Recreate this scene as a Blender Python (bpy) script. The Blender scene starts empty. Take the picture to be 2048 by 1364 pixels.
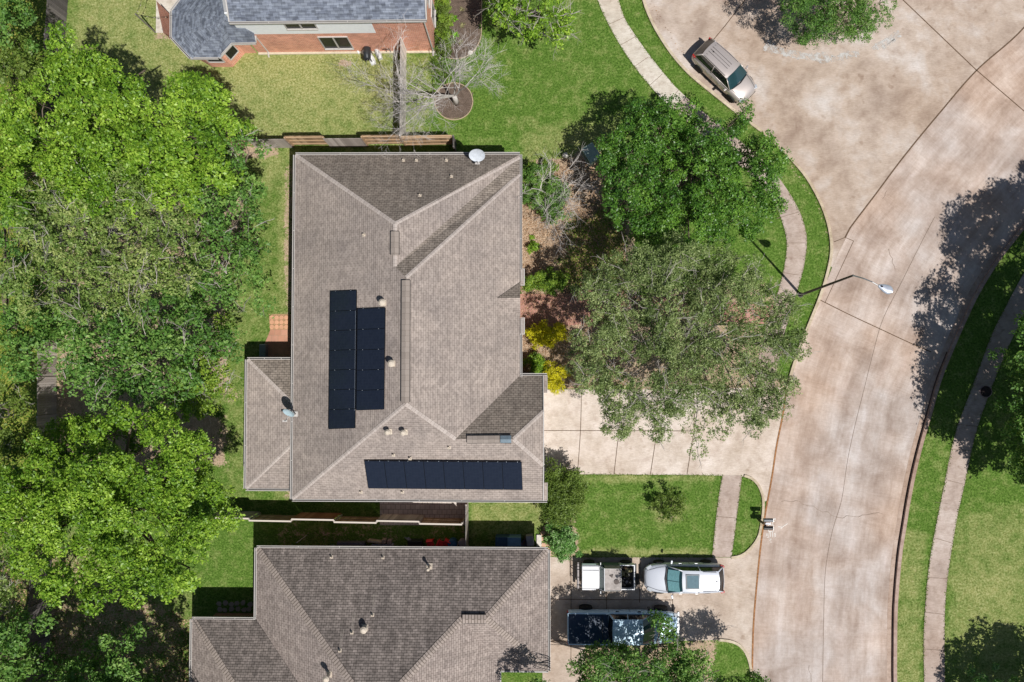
import bpy, bmesh, math, random
import numpy as np
from mathutils import Vector, Matrix
R_=math.radians
# ---------------------------------------------------------------- camera / light / exposure
H=48.0; F=1560.0
sc=bpy.context.scene
d=Vector((41,-53,-1560)).normalized()
Zc=-d; Xc=(Vector((1,0,0))-Zc*Zc.x).normalized(); Yc=Zc.cross(Xc)
RM=Matrix((Xc,Yc,Zc))                       # camera space -> world
cam_d=bpy.data.cameras.new("camera"); cam=bpy.data.objects.new("camera",cam_d); sc.collection.objects.link(cam)
cam_d.sensor_width=36; cam_d.lens=F*36/2048; cam_d.clip_end=2000
cam.matrix_world=Matrix.Translation((0,0,H))@RM.to_4x4()
sc.camera=cam
w=bpy.data.worlds.new("World"); sc.world=w; w.use_nodes=True
SUN=Vector((.338,-.369,.866)).normalized()
nt=w.node_tree; sky=nt.nodes.new('ShaderNodeTexSky'); sky.sky_type='NISHITA'; sky.sun_disc=False
sky.sun_elevation=R_(60); sky.sun_rotation=math.atan2(SUN.x,SUN.y)
nt.links.new(sky.outputs[0],nt.nodes['Background'].inputs[0]); nt.nodes['Background'].inputs[1].default_value=0.056
sd=bpy.data.lights.new("sun",'SUN'); sd.energy=5.0; sd.angle=R_(.5); sd.color=(1,.965,.92)
so=bpy.data.objects.new("sun",sd); sc.collection.objects.link(so); so.rotation_euler=SUN.to_track_quat('Z','Y').to_euler(); so.location=(20,-22,60)
sc.view_settings.view_transform='Standard'; sc.view_settings.look='None'; sc.view_settings.gamma=1
sc.view_settings.exposure=-0.08

def P(px,py,z=0.0):
    """where the ray of a photo pixel meets height z"""
    c=RM@Vector((px-1024,-(py-682),-F)); t=(H-z)/(-c.z)
    return Vector((c.x*t,c.y*t,z))
def RP(px,py,p0,n,off=0.0):
    c=RM@Vector((px-1024,-(py-682),-F)); o=Vector((0,0,H)); p0=p0+n*off
    return o+c*((p0-o).dot(n)/c.dot(n))
def PL(pts,z=0.0): return [P(x,y,z) for x,y in pts]

# ---------------------------------------------------------------- objects
col=sc.collection
def tag(o,label=None,cat=None,group=None,kind=None):
    if label:o['label']=label
    if cat:o['category']=cat
    if group:o['group']=group
    if kind:o['kind']=kind
    return o
def thing(name,label,cat,loc=(0,0,0),rz=0,group=None):
    o=bpy.data.objects.new(name,None); o.empty_display_size=.3; col.objects.link(o); o.location=loc; o.rotation_euler=(0,0,rz)
    return tag(o,label,cat,group)
class MB:
    def __init__(s): s.v=[];s.f=[];s.uv=[]
    def face(s,pts,uv=None):
        n=len(s.v); s.v+= [tuple(p) for p in pts]; s.f.append(tuple(range(n,n+len(pts)))); s.uv.append(uv)
    def box(s,c,dims,rz=0,rot=None):
        n=len(s.v); hx,hy,hz=[k/2 for k in dims]
        M=rot if rot is not None else Matrix.Rotation(rz,3,'Z')
        c=Vector(c)
        for x,y,z in ((-1,-1,-1),(1,-1,-1),(1,1,-1),(-1,1,-1),(-1,-1,1),(1,-1,1),(1,1,1),(-1,1,1)):
            s.v.append(tuple(c+M@Vector((x*hx,y*hy,z*hz))))
        for q in ((0,3,2,1),(4,5,6,7),(0,1,5,4),(1,2,6,5),(2,3,7,6),(3,0,4,7)):
            s.f.append(tuple(n+i for i in q)); s.uv.append(None)
        return s
    def beam(s,p,q,wd,ht,up=Vector((0,0,1))):
        p=Vector(p);q=Vector(q); x=(q-p); L=x.length
        if L<1e-5: return s
        x/=L; y=up.cross(x)
        if y.length<1e-4: y=Vector((0,1,0)).cross(x)
        y.normalize(); z=x.cross(y)
        return s.box((p+q)/2,(L,wd,ht),rot=Matrix((x,y,z)).transposed())
    def tube(s,pts,rad,seg=6,cap=True):
        pts=[Vector(p) for p in pts]; n0=len(s.v); N=len(pts)
        if not hasattr(rad,'__len__'): rad=[rad]*N
        for i,p in enumerate(pts):
            t=(pts[min(i+1,N-1)]-pts[max(i-1,0)])
            if t.length<1e-6: t=Vector((0,0,1))
            t.normalize(); a=Vector((0,0,1)) if abs(t.z)<.9 else Vector((1,0,0))
            u=t.cross(a).normalized(); w_=t.cross(u)
            for k in range(seg):
                an=2*math.pi*k/seg; s.v.append(tuple(p+(u*math.cos(an)+w_*math.sin(an))*rad[i]))
        for i in range(N-1):
            for k in range(seg):
                a=n0+i*seg+k; b=n0+i*seg+(k+1)%seg
                s.f.append((a,b,b+seg,a+seg)); s.uv.append(None)
        if cap:
            s.f.append(tuple(n0+k for k in range(seg))[::-1]); s.uv.append(None)
            s.f.append(tuple(n0+(N-1)*seg+k for k in range(seg))); s.uv.append(None)
        return s
    def prism(s,pts,z0,z1):
        n=len(s.v);N=len(pts)
        if sum(pts[i][0]*pts[(i+1)%N][1]-pts[(i+1)%N][0]*pts[i][1] for i in range(N))<0: pts=pts[::-1]
        for z in (z0,z1):
            for p in pts: s.v.append((p[0],p[1],z))
        s.f.append(tuple(range(n,n+N))[::-1]); s.uv.append(None)
        s.f.append(tuple(range(n+N,n+2*N))); s.uv.append(None)
        for i in range(N):
            j=(i+1)%N; s.f.append((n+i,n+j,n+N+j,n+N+i)); s.uv.append(None)
        return s
    def lathe(s,c,prof,seg=20,M=None):
        """prof: list of (radius,height)"""
        n=len(s.v); c=Vector(c); M=M or Matrix.Identity(3)
        for r,z in prof:
            for k in range(seg):
                a=2*math.pi*k/seg; s.v.append(tuple(c+M@Vector((r*math.cos(a),r*math.sin(a),z))))
        for i in range(len(prof)-1):
            for k in range(seg):
                a=n+i*seg+k;b=n+i*seg+(k+1)%seg; s.f.append((a,b,b+seg,a+seg)); s.uv.append(None)
        s.f.append(tuple(n+k for k in range(seg))[::-1]); s.uv.append(None)
        s.f.append(tuple(n+(len(prof)-1)*seg+k for k in range(seg))); s.uv.append(None)
        return s
    def grid(s,G,close=False):
        n=len(s.v); a=len(G);b=len(G[0])
        for r in G:
            for p in r: s.v.append(tuple(p))
        for i in range(a-1):
            for j in range(b-1):
                q=n+i*b+j; s.f.append((q,q+1,q+b+1,q+b)); s.uv.append(None)
        return s
    def roof(s,pts):
        """sloped face with uv in metres: u along eave, v along slope"""
        pts=[Vector(p) for p in pts]; n=Vector((0,0,0))
        for i in range(len(pts)):
            a=pts[i];b=pts[(i+1)%len(pts)]; n+=a.cross(b)
        n.normalize()
        if n.z<0: pts=pts[::-1]; n=-n
        dn=Vector((n.x,n.y,0))
        # snap the fall line to the nearest axis so courses stay level
        dn=Vector((math.copysign(1,dn.x),0,0)) if abs(dn.x)>1.35*abs(dn.y) else Vector((0,math.copysign(1,dn.y),0)) if abs(dn.y)>1.35*abs(dn.x) else dn.normalized()
        u=Vector((0,0,1)).cross(dn); k=1/max(.5,n.z)
        s.face(pts,[(p.dot(u),p.dot(dn)*k) for p in pts])
        return n,pts[0]
    def build(s,name,m,parent=None,smooth=False,bevel=0,world=True,auto=False,sub=0):
        me=bpy.data.meshes.new(name)
        V=s.v
        if parent is not None and world:
            o0=parent.matrix_basis.inverted() if parent.parent is None else (parent.parent.matrix_basis@parent.matrix_basis).inverted()
            V=[tuple(o0@Vector(p)) for p in V]
        me.from_pydata(V,[],s.f)
        if any(u is not None for u in s.uv):
            ul=me.uv_layers.new(name='UVMap'); i=0
            for f,u in zip(s.f,s.uv):
                for k in range(len(f)):
                    if u is not None: ul.data[i].uv=u[k]
                    else:
                        p=s.v[f[k]]; ul.data[i].uv=(p[0]+p[1],p[2])
                    i+=1
        if m: me.materials.append(m)
        if smooth: me.shade_smooth()
        o=bpy.data.objects.new(name,me); col.objects.link(o)
        if parent is not None: o.parent=parent
        if bevel:
            b=o.modifiers.new('bevel','BEVEL'); b.width=bevel; b.segments=2; b.limit_method='ANGLE'
        if sub:
            q=o.modifiers.new('sub','SUBSURF'); q.levels=sub; q.render_levels=sub
        return o
def wall_uv(mb,p,q,z0,z1):
    p=Vector(p);q=Vector(q); L=(q-p).length
    mb.face([(p.x,p.y,z0),(q.x,q.y,z0),(q.x,q.y,z1),(p.x,p.y,z1)],[(0,z0),(L,z0),(L,z1),(0,z1)])
def copy_tree(o,parent=None):
    c=o.copy(); col.objects.link(c); c.parent=parent
    for ch in list(o.children): copy_tree(ch,c)
    return c

# ---------------------------------------------------------------- materials
class NT:
    def __init__(s,name,rough=.7,spec=.3,metal=0):
        s.m=bpy.data.materials.new(name); s.m.use_nodes=True; s.t=s.m.node_tree; s.b=s.t.nodes['Principled BSDF']
        s.b.inputs['Roughness'].default_value=rough; s.b.inputs['Specular IOR Level'].default_value=spec; s.b.inputs['Metallic'].default_value=metal
        s.out=s.t.nodes['Material Output']
    def n(s,ty,**k):
        q=s.t.nodes.new('ShaderNode'+ty)
        for a,b in k.items(): setattr(q,a,b)
        return q
    def l(s,a,b): s.t.links.new(a,b)
    def geo(s):
        if not hasattr(s,'_g'): s._g=s.n('NewGeometry')
        return s._g
    def noise(s,scale,detail=3,rough=.55,co=None,dist=0,sc3=None):
        q=s.n('TexNoise'); q.inputs['Scale'].default_value=scale; q.inputs['Detail'].default_value=detail; q.inputs['Roughness'].default_value=rough; q.inputs['Distortion'].default_value=dist
        co=co or s.geo().outputs['Position']
        if sc3:
            mp=s.n('Mapping'); mp.inputs['Scale'].default_value=sc3; s.l(co,mp.inputs[0]); co=mp.outputs[0]
        s.l(co,q.inputs['Vector']); return q.outputs['Fac']
    def ramp(s,fac,stops):
        q=s.n('ValToRGB'); e=q.color_ramp.elements
        while len(e)<len(stops): e.new(.5)
        for i,(p,c) in enumerate(stops):
            e[i].position=p; e[i].color=(*c,1) if len(c)==3 else c
        s.l(fac,q.inputs[0]); return q.outputs[0]
    def mix(s,fac,a,b,mode='MIX'):
        q=s.n('Mix',data_type='RGBA',blend_type=mode)
        if isinstance(fac,(int,float)): q.inputs[0].default_value=fac
        else: s.l(fac,q.inputs[0])
        for i,x in ((6,a),(7,b)):
            if isinstance(x,tuple): q.inputs[i].default_value=(*x,1)
            else: s.l(x,q.inputs[i])
        return q.outputs[2]
    def math(s,op,a,b=0,c=None,clamp=False):
        q=s.n('Math',operation=op,use_clamp=clamp)
        for i,x in enumerate((a,b) if c is None else (a,b,c)):
            if isinstance(x,(int,float)): q.inputs[i].default_value=x
            else: s.l(x,q.inputs[i])
        return q.outputs[0]
    def bump(s,h,strength=.5,dist=.02):
        q=s.n('Bump'); q.inputs['Strength'].default_value=strength; q.inputs['Distance'].default_value=dist
        s.l(h,q.inputs['Height']); s.l(q.outputs[0],s.b.inputs['Normal']); return q
    def col(s,c):
        if isinstance(c,tuple): s.b.inputs['Base Color'].default_value=(*c,1)
        else: s.l(c,s.b.inputs['Base Color'])
        return s.m
def sr(r,g,b):
    f=lambda c:(c/255/12.92 if c/255<=.04045 else ((c/255+.055)/1.055)**2.4)
    return (f(r),f(g),f(b))
def paint(name,c,rough=.5,metal=0,spec=.4,dirt=.12,scale=6):
    t=NT(name,rough,spec,metal); n=t.noise(scale,4)
    return t.col(t.ramp(n,[(.3,tuple(k*(1-dirt) for k in c)),(.7,tuple(min(1,k*(1+dirt)) for k in c))]))
def shingle(name,ca,cb,mort,bw=.30,rh=.14,dash=.5,streak=.2,patch=.1,ms=.012):
    t=NT(name,.95,.12); uv=t.n('UVMap'); br=t.n('TexBrick'); t.l(uv.outputs[0],br.inputs['Vector'])
    br.offset=.5; br.offset_frequency=2; br.squash=1
    for k,v in (('Scale',1),('Mortar Size',ms),('Mortar Smooth',.3),('Bias',-.1),('Brick Width',bw),('Row Height',rh)): br.inputs[k].default_value=v
    br.inputs['Color1'].default_value=(*ca,1); br.inputs['Color2'].default_value=(*cb,1); br.inputs['Mortar'].default_value=(*mort,1)
    # second, unaligned tab layer
    b2=t.n('TexBrick'); mp=t.n('Mapping'); mp.inputs['Location'].default_value=(.31,.07,0); t.l(uv.outputs[0],mp.inputs[0]); t.l(mp.outputs[0],b2.inputs['Vector'])
    b2.offset=.37; b2.offset_frequency=2
    for k,v in (('Scale',1),('Mortar Size',0),('Bias',-.15),('Brick Width',bw*.72),('Row Height',rh)): b2.inputs[k].default_value=v
    b2.inputs['Color1'].default_value=(1,1,1,1); b2.inputs['Color2'].default_value=(1-dash,)*3+(1,)
    c=t.mix(1.0,br.outputs[0],b2.outputs[0],'MULTIPLY')
    st=t.noise(1.0,4,.6,co=uv.outputs[0],sc3=(3.2,.5,1))
    c=t.mix(1.0,c,t.ramp(st,[(.25,(1-streak,)*3),(.75,(1+streak*.5,)*3)]),'MULTIPLY')
    pn=t.noise(.35,5,.65)
    c=t.mix(1.0,c,t.ramp(pn,[(.3,(1-patch,1-patch,1-patch*.9)),(.7,(1+patch,1+patch*.9,1+patch*.8))]),'MULTIPLY')
    g=t.noise(60,2); c=t.mix(1.0,c,t.ramp(g,[(.3,(.92,)*3),(.7,(1.07,)*3)]),'MULTIPLY')
    # each course lies 12 mm proud of the one below it
    sp=t.n('SeparateXYZ'); t.l(uv.outputs[0],sp.inputs[0]); saw=t.math('FRACT',t.math('DIVIDE',sp.outputs[1],rh))
    t.bump(t.math('ADD',saw,t.math('MULTIPLY',g,.4)),.55,.012)
    return t.col(c)
def concrete(name,ca,cb,cc,scale=.35,groove=0,gdir=(1,0)):
    t=NT(name,.9,.2); n1=t.noise(scale,6,.6,dist=.3); n2=t.noise(scale*3.3,5,.65); n3=t.noise(55,2)
    c=t.ramp(n1,[(.28,ca),(.5,cb),(.72,cc)])
    c=t.mix(1.0,c,t.ramp(n2,[(.28,(.80,.76,.74)),(.5,(1,1,1)),(.75,(1.12,1.13,1.16))]),'MULTIPLY')
    bl=t.noise(.16,3,.5); c=t.mix(1.0,c,t.ramp(bl,[(.35,(.90,.85,.82)),(.65,(1.05,1.06,1.09))]),'MULTIPLY')
    gr=t.noise(14,3,.7,sc3=(.30,1.5,1))
    c=t.mix(1.0,c,t.ramp(gr,[(.3,(.86,.84,.82)),(.7,(1.10,1.10,1.10))]),'MULTIPLY')
    c=t.mix(1.0,c,t.ramp(n3,[(.3,(.9,.9,.9)),(.7,(1.09,1.09,1.09))]),'MULTIPLY')
    sp_=t.noise(1.7,2,.4); c=t.mix(1.0,c,t.ramp(sp_,[(.66,(1,1,1)),(.74,(.80,.76,.73))]),'MULTIPLY')
    t.bump(t.math('ADD',n3,gr),.25,.01)
    return t.col(c)
def bricks(name,ca,cb,mort,bw=.22,rh=.075,ms=.009,uvm=True,rot=0,noise_s=1.2):
    t=NT(name,.9,.2); br=t.n('TexBrick'); br.offset=.5
    src=t.n('UVMap').outputs[0] if uvm else t.geo().outputs['Position']
    if rot:
        mp=t.n('Mapping'); mp.inputs['Rotation'].default_value=(0,0,rot); t.l(src,mp.inputs[0]); src=mp.outputs[0]
    t.l(src,br.inputs['Vector'])
    for k,v in (('Scale',1),('Mortar Size',ms),('Mortar Smooth',.2),('Bias',-.1),('Brick Width',bw),('Row Height',rh)): br.inputs[k].default_value=v
    br.inputs['Color1'].default_value=(*ca,1); br.inputs['Color2'].default_value=(*cb,1); br.inputs['Mortar'].default_value=(*mort,1)
    n=t.noise(noise_s,5,.6); c=t.mix(1.0,br.outputs[0],t.ramp(n,[(.3,(.8,.8,.8)),(.7,(1.15,1.12,1.1))]),'MULTIPLY')
    t.bump(br.outputs['Fac'],-.4,.01)
    return t.col(c)
def wood(name,ca,cb,cc=None):
    t=NT(name,.9,.15); g=t.geo(); r=g.outputs['Random Per Island']
    n=t.noise(9,4,.7); f=t.math('ADD',t.math('MULTIPLY',r,.65),t.math('MULTIPLY',n,.35))
    st=[(.2,ca),(.8,cb)] if cc is None else [(.1,ca),(.5,cb),(.9,cc)]
    return t.col(t.ramp(f,st))
def leafmat(name,cols,trans=.35,rough=.5,spec=.35):
    t=NT(name,rough,spec); a=t.n('Attribute'); a.attribute_name='tint'; sp=t.n('SeparateColor'); t.l(a.outputs['Color'],sp.inputs[0])
    f=t.math('ADD',t.math('MULTIPLY',sp.outputs[0],.5),t.math('MULTIPLY',sp.outputs[1],.5))
    c=t.ramp(f,[(.15,cols[0]),(.5,cols[1]),(.85,cols[2])]); t.col(c)
    tr=t.n('BsdfTranslucent'); t.l(t.mix(1.0,c,(1.3,1.5,.5),'MULTIPLY'),tr.inputs[0])
    mx=t.n('MixShader'); mx.inputs[0].default_value=trans; t.l(t.b.outputs[0],mx.inputs[1]); t.l(tr.outputs[0],mx.inputs[2]); t.l(mx.outputs[0],t.out.inputs[0])
    return t.m
def glass(name,c=(.02,.03,.035),rough=.05): return paint(name,(.010,.012,.016),.2,0,.2,.05)
# ================================================================ THE SETTING
def inpoly(x,y,poly):
    """vectorised point in polygon"""
    ins=np.zeros(x.shape,bool); n=len(poly)
    for i in range(n):
        x1,y1=poly[i][0],poly[i][1]; x2,y2=poly[(i+1)%n][0],poly[(i+1)%n][1]
        c=((y1>y)!=(y2>y))&(x<(x2-x1)*(y-y1)/((y2-y1) if y2!=y1 else 1e-9)+x1); ins^=c
    return ins
def smoothline(pts,step=.35):
    """Catmull-Rom through points"""
    pts=[Vector(p) for p in pts]; out=[]
    for i in range(len(pts)-1):
        p0=pts[max(i-1,0)];p1=pts[i];p2=pts[i+1];p3=pts[min(i+2,len(pts)-1)]
        n=max(1,int((p2-p1).length/step))
        for k in range(n):
            t=k/n; out.append(.5*((2*p1)+(p2-p0)*t+(2*p0-5*p1+4*p2-p3)*t*t+(3*p1-p0-3*p2+p3)*t**3))
    out.append(pts[-1]); return out
xs=np.concatenate([[-500,-200,-90,-50],np.arange(-38,38.01,.2),[50,90,200,500]])
ys=np.concatenate([[-500,-200,-90,-40],np.arange(-26,28.01,.2),[40,90,200,500]])
X,Y=np.meshgrid(xs,ys); nx,ny=len(xs),len(ys)
rng=np.random.default_rng(7)
def vnoise(X,Y,s,seed):
    r=np.random.default_rng(seed); T=r.random((64,64)); u=X/s;v=Y/s
    i=np.floor(u).astype(int);j=np.floor(v).astype(int);fu=u-i;fv=v-j; fu=fu*fu*(3-2*fu);fv=fv*fv*(3-2*fv)
    g=lambda a,b:T[a%64,b%64]
    return (g(i,j)*(1-fu)+g(i+1,j)*fu)*(1-fv)+(g(i,j+1)*(1-fu)+g(i+1,j+1)*fu)*fv
N1=vnoise(X,Y,1.3,1)*.6+vnoise(X,Y,.5,2)*.4; N2=vnoise(X,Y,3.5,3)*.6+vnoise(X,Y,1.1,4)*.4
def soft(poly,wd=.5,jit=.6):
    """0..1 weight inside a polygon given in photo pixels, ragged edge"""
    p=[P(a,b) for a,b in poly]; D=np.full(X.shape,1e9)
    for i in range(len(p)):
        a=p[i];b=p[(i+1)%len(p)]; ex,ey=b.x-a.x,b.y-a.y; L=ex*ex+ey*ey+1e-9
        t=np.clip(((X-a.x)*ex+(Y-a.y)*ey)/L,0,1); D=np.minimum(D,np.hypot(X-a.x-t*ex,Y-a.y-t*ey))
    s=np.where(inpoly(X,Y,p),D,-D)+(N1-.5)*jit
    return np.clip(s/wd+.5,0,1)
def ell(cx,cy,rx,ry,jit=.6,wd=.5):
    return soft([(cx+rx*math.cos(a/8*math.pi),cy+ry*math.sin(a/8*math.pi)) for a in range(16)],wd,jit)
R=np.zeros(X.shape);G=np.zeros(X.shape);B=np.zeros(X.shape)
def put(A,wt,val): A[:]=A*(1-wt)+val*wt
put(R,soft([(140,-60),(800,-60),(800,285),(140,285)],1.5),.78)
put(R,soft([(560,110),(640,110),(640,150),(480,150)],1.2),1.0)
put(R,soft([(640,225),(800,225),(800,285),(600,285)],1.5,1.5),.42)
put(R,soft([(500,200),(700,200),(690,285),(480,285)],1.5,1.5),.62)
put(R,soft([(812,90),(870,90),(860,270),(812,270)],.8),.35)
put(R,soft([(470,300),(592,300),(592,1010),(440,1010)],1),.22)
put(R,soft([(520,300),(592,300),(592,380),(520,370)],1.2),.7)
put(R,soft([(560,300),(592,300),(592,1000),(556,1000)],.3),.6)
put(R,soft([(440,300),(520,300),(500,620),(440,620)],1.2),.4)
put(R,soft([(1040,250),(1240,250),(1240,335),(1040,335)],1.6),.55)
put(R,soft([(940,1000),(1095,1000),(1100,1060),(940,1060)],.6),.5)
put(R,soft([(1150,1095),(1420,1095),(1420,1114),(1150,1114)],.4,.5),.75)
put(R,soft([(1160,950),(1430,950),(1430,960),(1160,965)],.3,.4),.6)
put(R,soft([(1790,1060),(1850,1060),(1850,1500),(1780,1500)],.6),.55)
put(R,soft([(1893,1020),(2200,1000),(2200,1500),(1888,1500)],1.5),.5)
put(R,soft([(1895,1130),(1990,1150),(2000,1260),(1895,1270)],1.5,2),.68)
put(R,soft([(-400,-300),(108,-300),(96,800),(60,1600),(-400,1600)],.6),.85)
put(R,soft([(0,-50),(104,-50),(95,460),(40,460)],1.2,2),.95)
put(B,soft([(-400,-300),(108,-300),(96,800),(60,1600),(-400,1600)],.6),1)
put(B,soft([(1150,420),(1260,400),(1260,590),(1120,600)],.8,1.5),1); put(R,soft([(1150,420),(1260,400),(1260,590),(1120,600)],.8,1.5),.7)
# bare earth, mulch and leaf litter
put(G,soft([(1040,330),(1110,318),(1200,318),(1260,370),(1280,600),(1250,778),(1092,778),(1040,752)],.35,.6),.95)
put(G,soft([(1140,440),(1230,400),(1260,470),(1250,580),(1150,585),(1120,520)],1.0,2.2),.25)
put(G,soft([(1150,300),(1230,320),(1250,420),(1190,400)],.6,1),.8)
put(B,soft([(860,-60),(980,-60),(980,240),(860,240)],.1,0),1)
put(R,soft([(880,0),(900,0),(900,10)],.1,0),0)
put(G,soft([(873,-40),(962,-40),(962,80),(950,105),(925,118),(895,116),(876,100)],.14,.1),1)
put(G,ell(908,203,38,37,.12,.14),1)
put(G,ell(690,127,14,6,.3,.3),.8); put(G,ell(330,72,24,8,.5,.5),.75)
put(G,soft([(-400,1080),(120,1080),(360,1230),(384,1240),(384,1600),(-400,1600)],1.2,2.5),.42)
put(R,soft([(110,1080),(384,1180),(384,1600),(110,1600)],1.2,1.5),.35)
put(G,soft([(96,700),(240,780),(440,830),(450,930),(120,960)],.8,1.6),.8)
put(G,soft([(460,290),(560,292),(560,312),(460,320)],.3,.3),.7)
put(G,soft([(570,330),(590,330),(590,1000),(566,1000)],.2,.3),.55)
put(G,soft([(100,460),(470,330),(500,420),(460,640),(460,780),(100,780)],1,2),.55)
put(G,soft([(1280,560),(1550,560),(1560,778),(1250,778)],1,2.4),.5)
put(G,soft([(1260,640),(1560,700),(1560,778),(1200,778)],.7,2.4),.75)
put(G,soft([(1096,1040),(1160,1050),(1160,1114),(1096,1114)],.4,.7),.75)
put(G,soft([(1100,1300),(1430,1282),(1450,1500),(1096,1500)],.5,.9),.7)
put(G,soft([(1548,285),(1562,290),(1660,440),(1664,500),(1655,500),(1645,440)],.12,.2),.3)
put(G,ell(1145,1040,16,10,.3,.3),.5)
put(G,ell(1337,1022,30,24,.5,.5),.3)
put(R,ell(1337,1022,34,28,.5,.5),.6)
put(G,soft([(560,1046),(935,1048),(935,1092),(560,1090)],.5,1.5),.3)
G=np.clip(G+ (N2-.5)*.25*(G>.03),0,1); R=np.clip(R+(N2-.5)*.45,0,1)
me=bpy.data.meshes.new('lawn'); V=np.stack([X,Y,(N2-.5)*.03*(np.abs(X)<38)],-1).reshape(-1,3)
ii=np.arange(ny-1)[:,None]*nx+np.arange(nx-1)[None,:]; Q=np.stack([ii,ii+1,ii+nx+1,ii+nx],-1).reshape(-1,4)
def npmesh(me,V,Q):
    k=Q.shape[1]; me.vertices.add(len(V)); me.vertices.foreach_set('co',np.ascontiguousarray(V,dtype=np.float32).ravel())
    me.loops.add(Q.size); me.loops.foreach_set('vertex_index',np.ascontiguousarray(Q,dtype=np.int32).ravel())
    me.polygons.add(len(Q)); me.polygons.foreach_set('loop_start',np.arange(0,Q.size,k,dtype=np.int32)); me.update(calc_edges=True)
npmesh(me,V,Q); me.shade_smooth()
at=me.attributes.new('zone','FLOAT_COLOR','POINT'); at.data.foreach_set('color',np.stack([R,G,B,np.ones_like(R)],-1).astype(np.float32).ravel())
t=NT('lawn_mat',.9,.12); a=t.n('Attribute'); a.attribute_name='zone'; sp=t.n('SeparateColor'); t.l(a.outputs['Color'],sp.inputs[0])
f1=t.noise(8.5,5,.85); f2=t.noise(1.6,6,.7); f3=t.noise(70,2,.6); f4=t.noise(9,3,.6)
lush=t.ramp(f1,[(.36,(.038,.086,.010)),(.5,(.112,.212,.030)),(.64,(.235,.37,.078))])
lush=t.mix(1.0,lush,t.ramp(f2,[(.3,(.78,.84,.75)),(.7,(1.15,1.1,1.2))]),'MULTIPLY')
dry=t.ramp(f1,[(.36,(.17,.19,.05)),(.5,(.36,.38,.13)),(.64,(.62,.60,.31))])
wild=t.ramp(f4,[(.36,(.05,.11,.012)),(.5,(.19,.27,.03)),(.64,(.50,.42,.12))])
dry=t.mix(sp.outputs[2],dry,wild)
rf=t.math('MULTIPLY_ADD',t.math('SUBTRACT',f2,.5),2.2,sp.outputs[0],clamp=True)
c=t.mix(rf,lush,dry)
mul=t.ramp(f3,[(.33,(.22,.155,.10)),(.5,(.54,.41,.29)),(.64,(.86,.72,.56))])
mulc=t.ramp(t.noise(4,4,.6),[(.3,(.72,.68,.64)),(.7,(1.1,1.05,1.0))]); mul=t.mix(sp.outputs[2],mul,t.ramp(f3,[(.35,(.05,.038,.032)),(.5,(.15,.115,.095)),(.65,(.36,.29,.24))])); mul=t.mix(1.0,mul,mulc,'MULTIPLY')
mf=t.math('MULTIPLY_ADD',t.math('SUBTRACT',t.math('ADD',t.math('MULTIPLY',f4,.5),t.math('MULTIPLY',f2,.5)),.5),3.0,sp.outputs[1])
mf=t.math('MULTIPLY',t.math('SUBTRACT',mf,.38),5,clamp=True)
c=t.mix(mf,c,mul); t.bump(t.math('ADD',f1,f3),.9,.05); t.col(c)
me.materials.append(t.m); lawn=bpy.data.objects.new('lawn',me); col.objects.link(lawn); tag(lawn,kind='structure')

def sheet(name,pts,z,m,holes=None,kind='structure'):
    from mathutils.geometry import tessellate_polygon
    q=[Vector((p[0],p[1],0)) for p in pts]; q=[a for i,a in enumerate(q) if (a-q[i-1]).length>1e-3]; T_=[]
    for a,b,c in tessellate_polygon([q]): T_.append((a,b,c) if (q[b]-q[a]).cross(q[c]-q[a]).z>0 else (a,c,b))
    me=bpy.data.meshes.new(name); me.from_pydata([(p.x,p.y,z) for p in q],[],T_); me.materials.append(m); o=bpy.data.objects.new(name,me); col.objects.link(o); return tag(o,kind=kind)
def roadmat():
    t=NT('road_concrete',.9,.2); uv=t.n('UVMap').outputs[0]
    n1=t.noise(.5,6,.62,dist=.4); band=t.noise(1,4,.6,co=uv,sc3=(.75,.05,1)); streak=t.noise(1,5,.7,co=uv,sc3=(2.2,.35,1)); tine=t.noise(1,3,.7,co=uv,sc3=(.7,16,1)); g=t.noise(50,2); big=t.noise(.14,3,.5)
    f=t.math('ADD',t.math('MULTIPLY',n1,.6),t.math('MULTIPLY',band,.4)); c=t.ramp(f,[(.36,(.32,.248,.20)),(.48,(.44,.365,.31)),(.62,(.56,.50,.45))])
    c=t.mix(1.0,c,t.ramp(streak,[(.3,(.84,.81,.79)),(.5,(1,1,1)),(.72,(1.12,1.13,1.16))]),'MULTIPLY')
    c=t.mix(1.0,c,t.ramp(tine,[(.32,(.93,.92,.91)),(.68,(1.06,1.06,1.06))]),'MULTIPLY')
    c=t.mix(1.0,c,t.ramp(t.noise(5,5,.75),[(.3,(.90,.88,.87)),(.7,(1.08,1.08,1.08))]),'MULTIPLY')
    c=t.mix(1.0,c,t.ramp(big,[(.38,(1.04,.95,.89)),(.62,(.97,1.0,1.06))]),'MULTIPLY')
    c=t.mix(1.0,c,t.ramp(g,[(.3,(.88,.88,.88)),(.7,(1.10,1.10,1.10))]),'MULTIPLY')
    t.bump(t.math('ADD',tine,g),.3,.01); return t.col(c)
ROAD=roadmat()
CUL=concrete('cul_concrete',(.31,.24,.19),(.47,.39,.32),(.58,.54,.50),.4)
DRIVE=concrete('drive_concrete',(.46,.385,.31),(.60,.525,.45),(.70,.63,.565),.5)
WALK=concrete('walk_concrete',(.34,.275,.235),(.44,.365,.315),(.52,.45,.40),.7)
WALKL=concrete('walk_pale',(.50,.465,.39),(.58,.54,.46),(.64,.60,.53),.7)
CURB=concrete('curb_concrete',(.40,.34,.24),(.52,.45,.33),(.62,.55,.42),1.2)
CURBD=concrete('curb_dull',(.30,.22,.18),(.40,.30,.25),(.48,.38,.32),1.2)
JOINT=paint('joint_tar',(.13,.085,.055),.95,0,.05,.4,20)
JOINTB=paint('joint_rust',(.30,.15,.07),.95,0,.05,.4,8)
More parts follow.
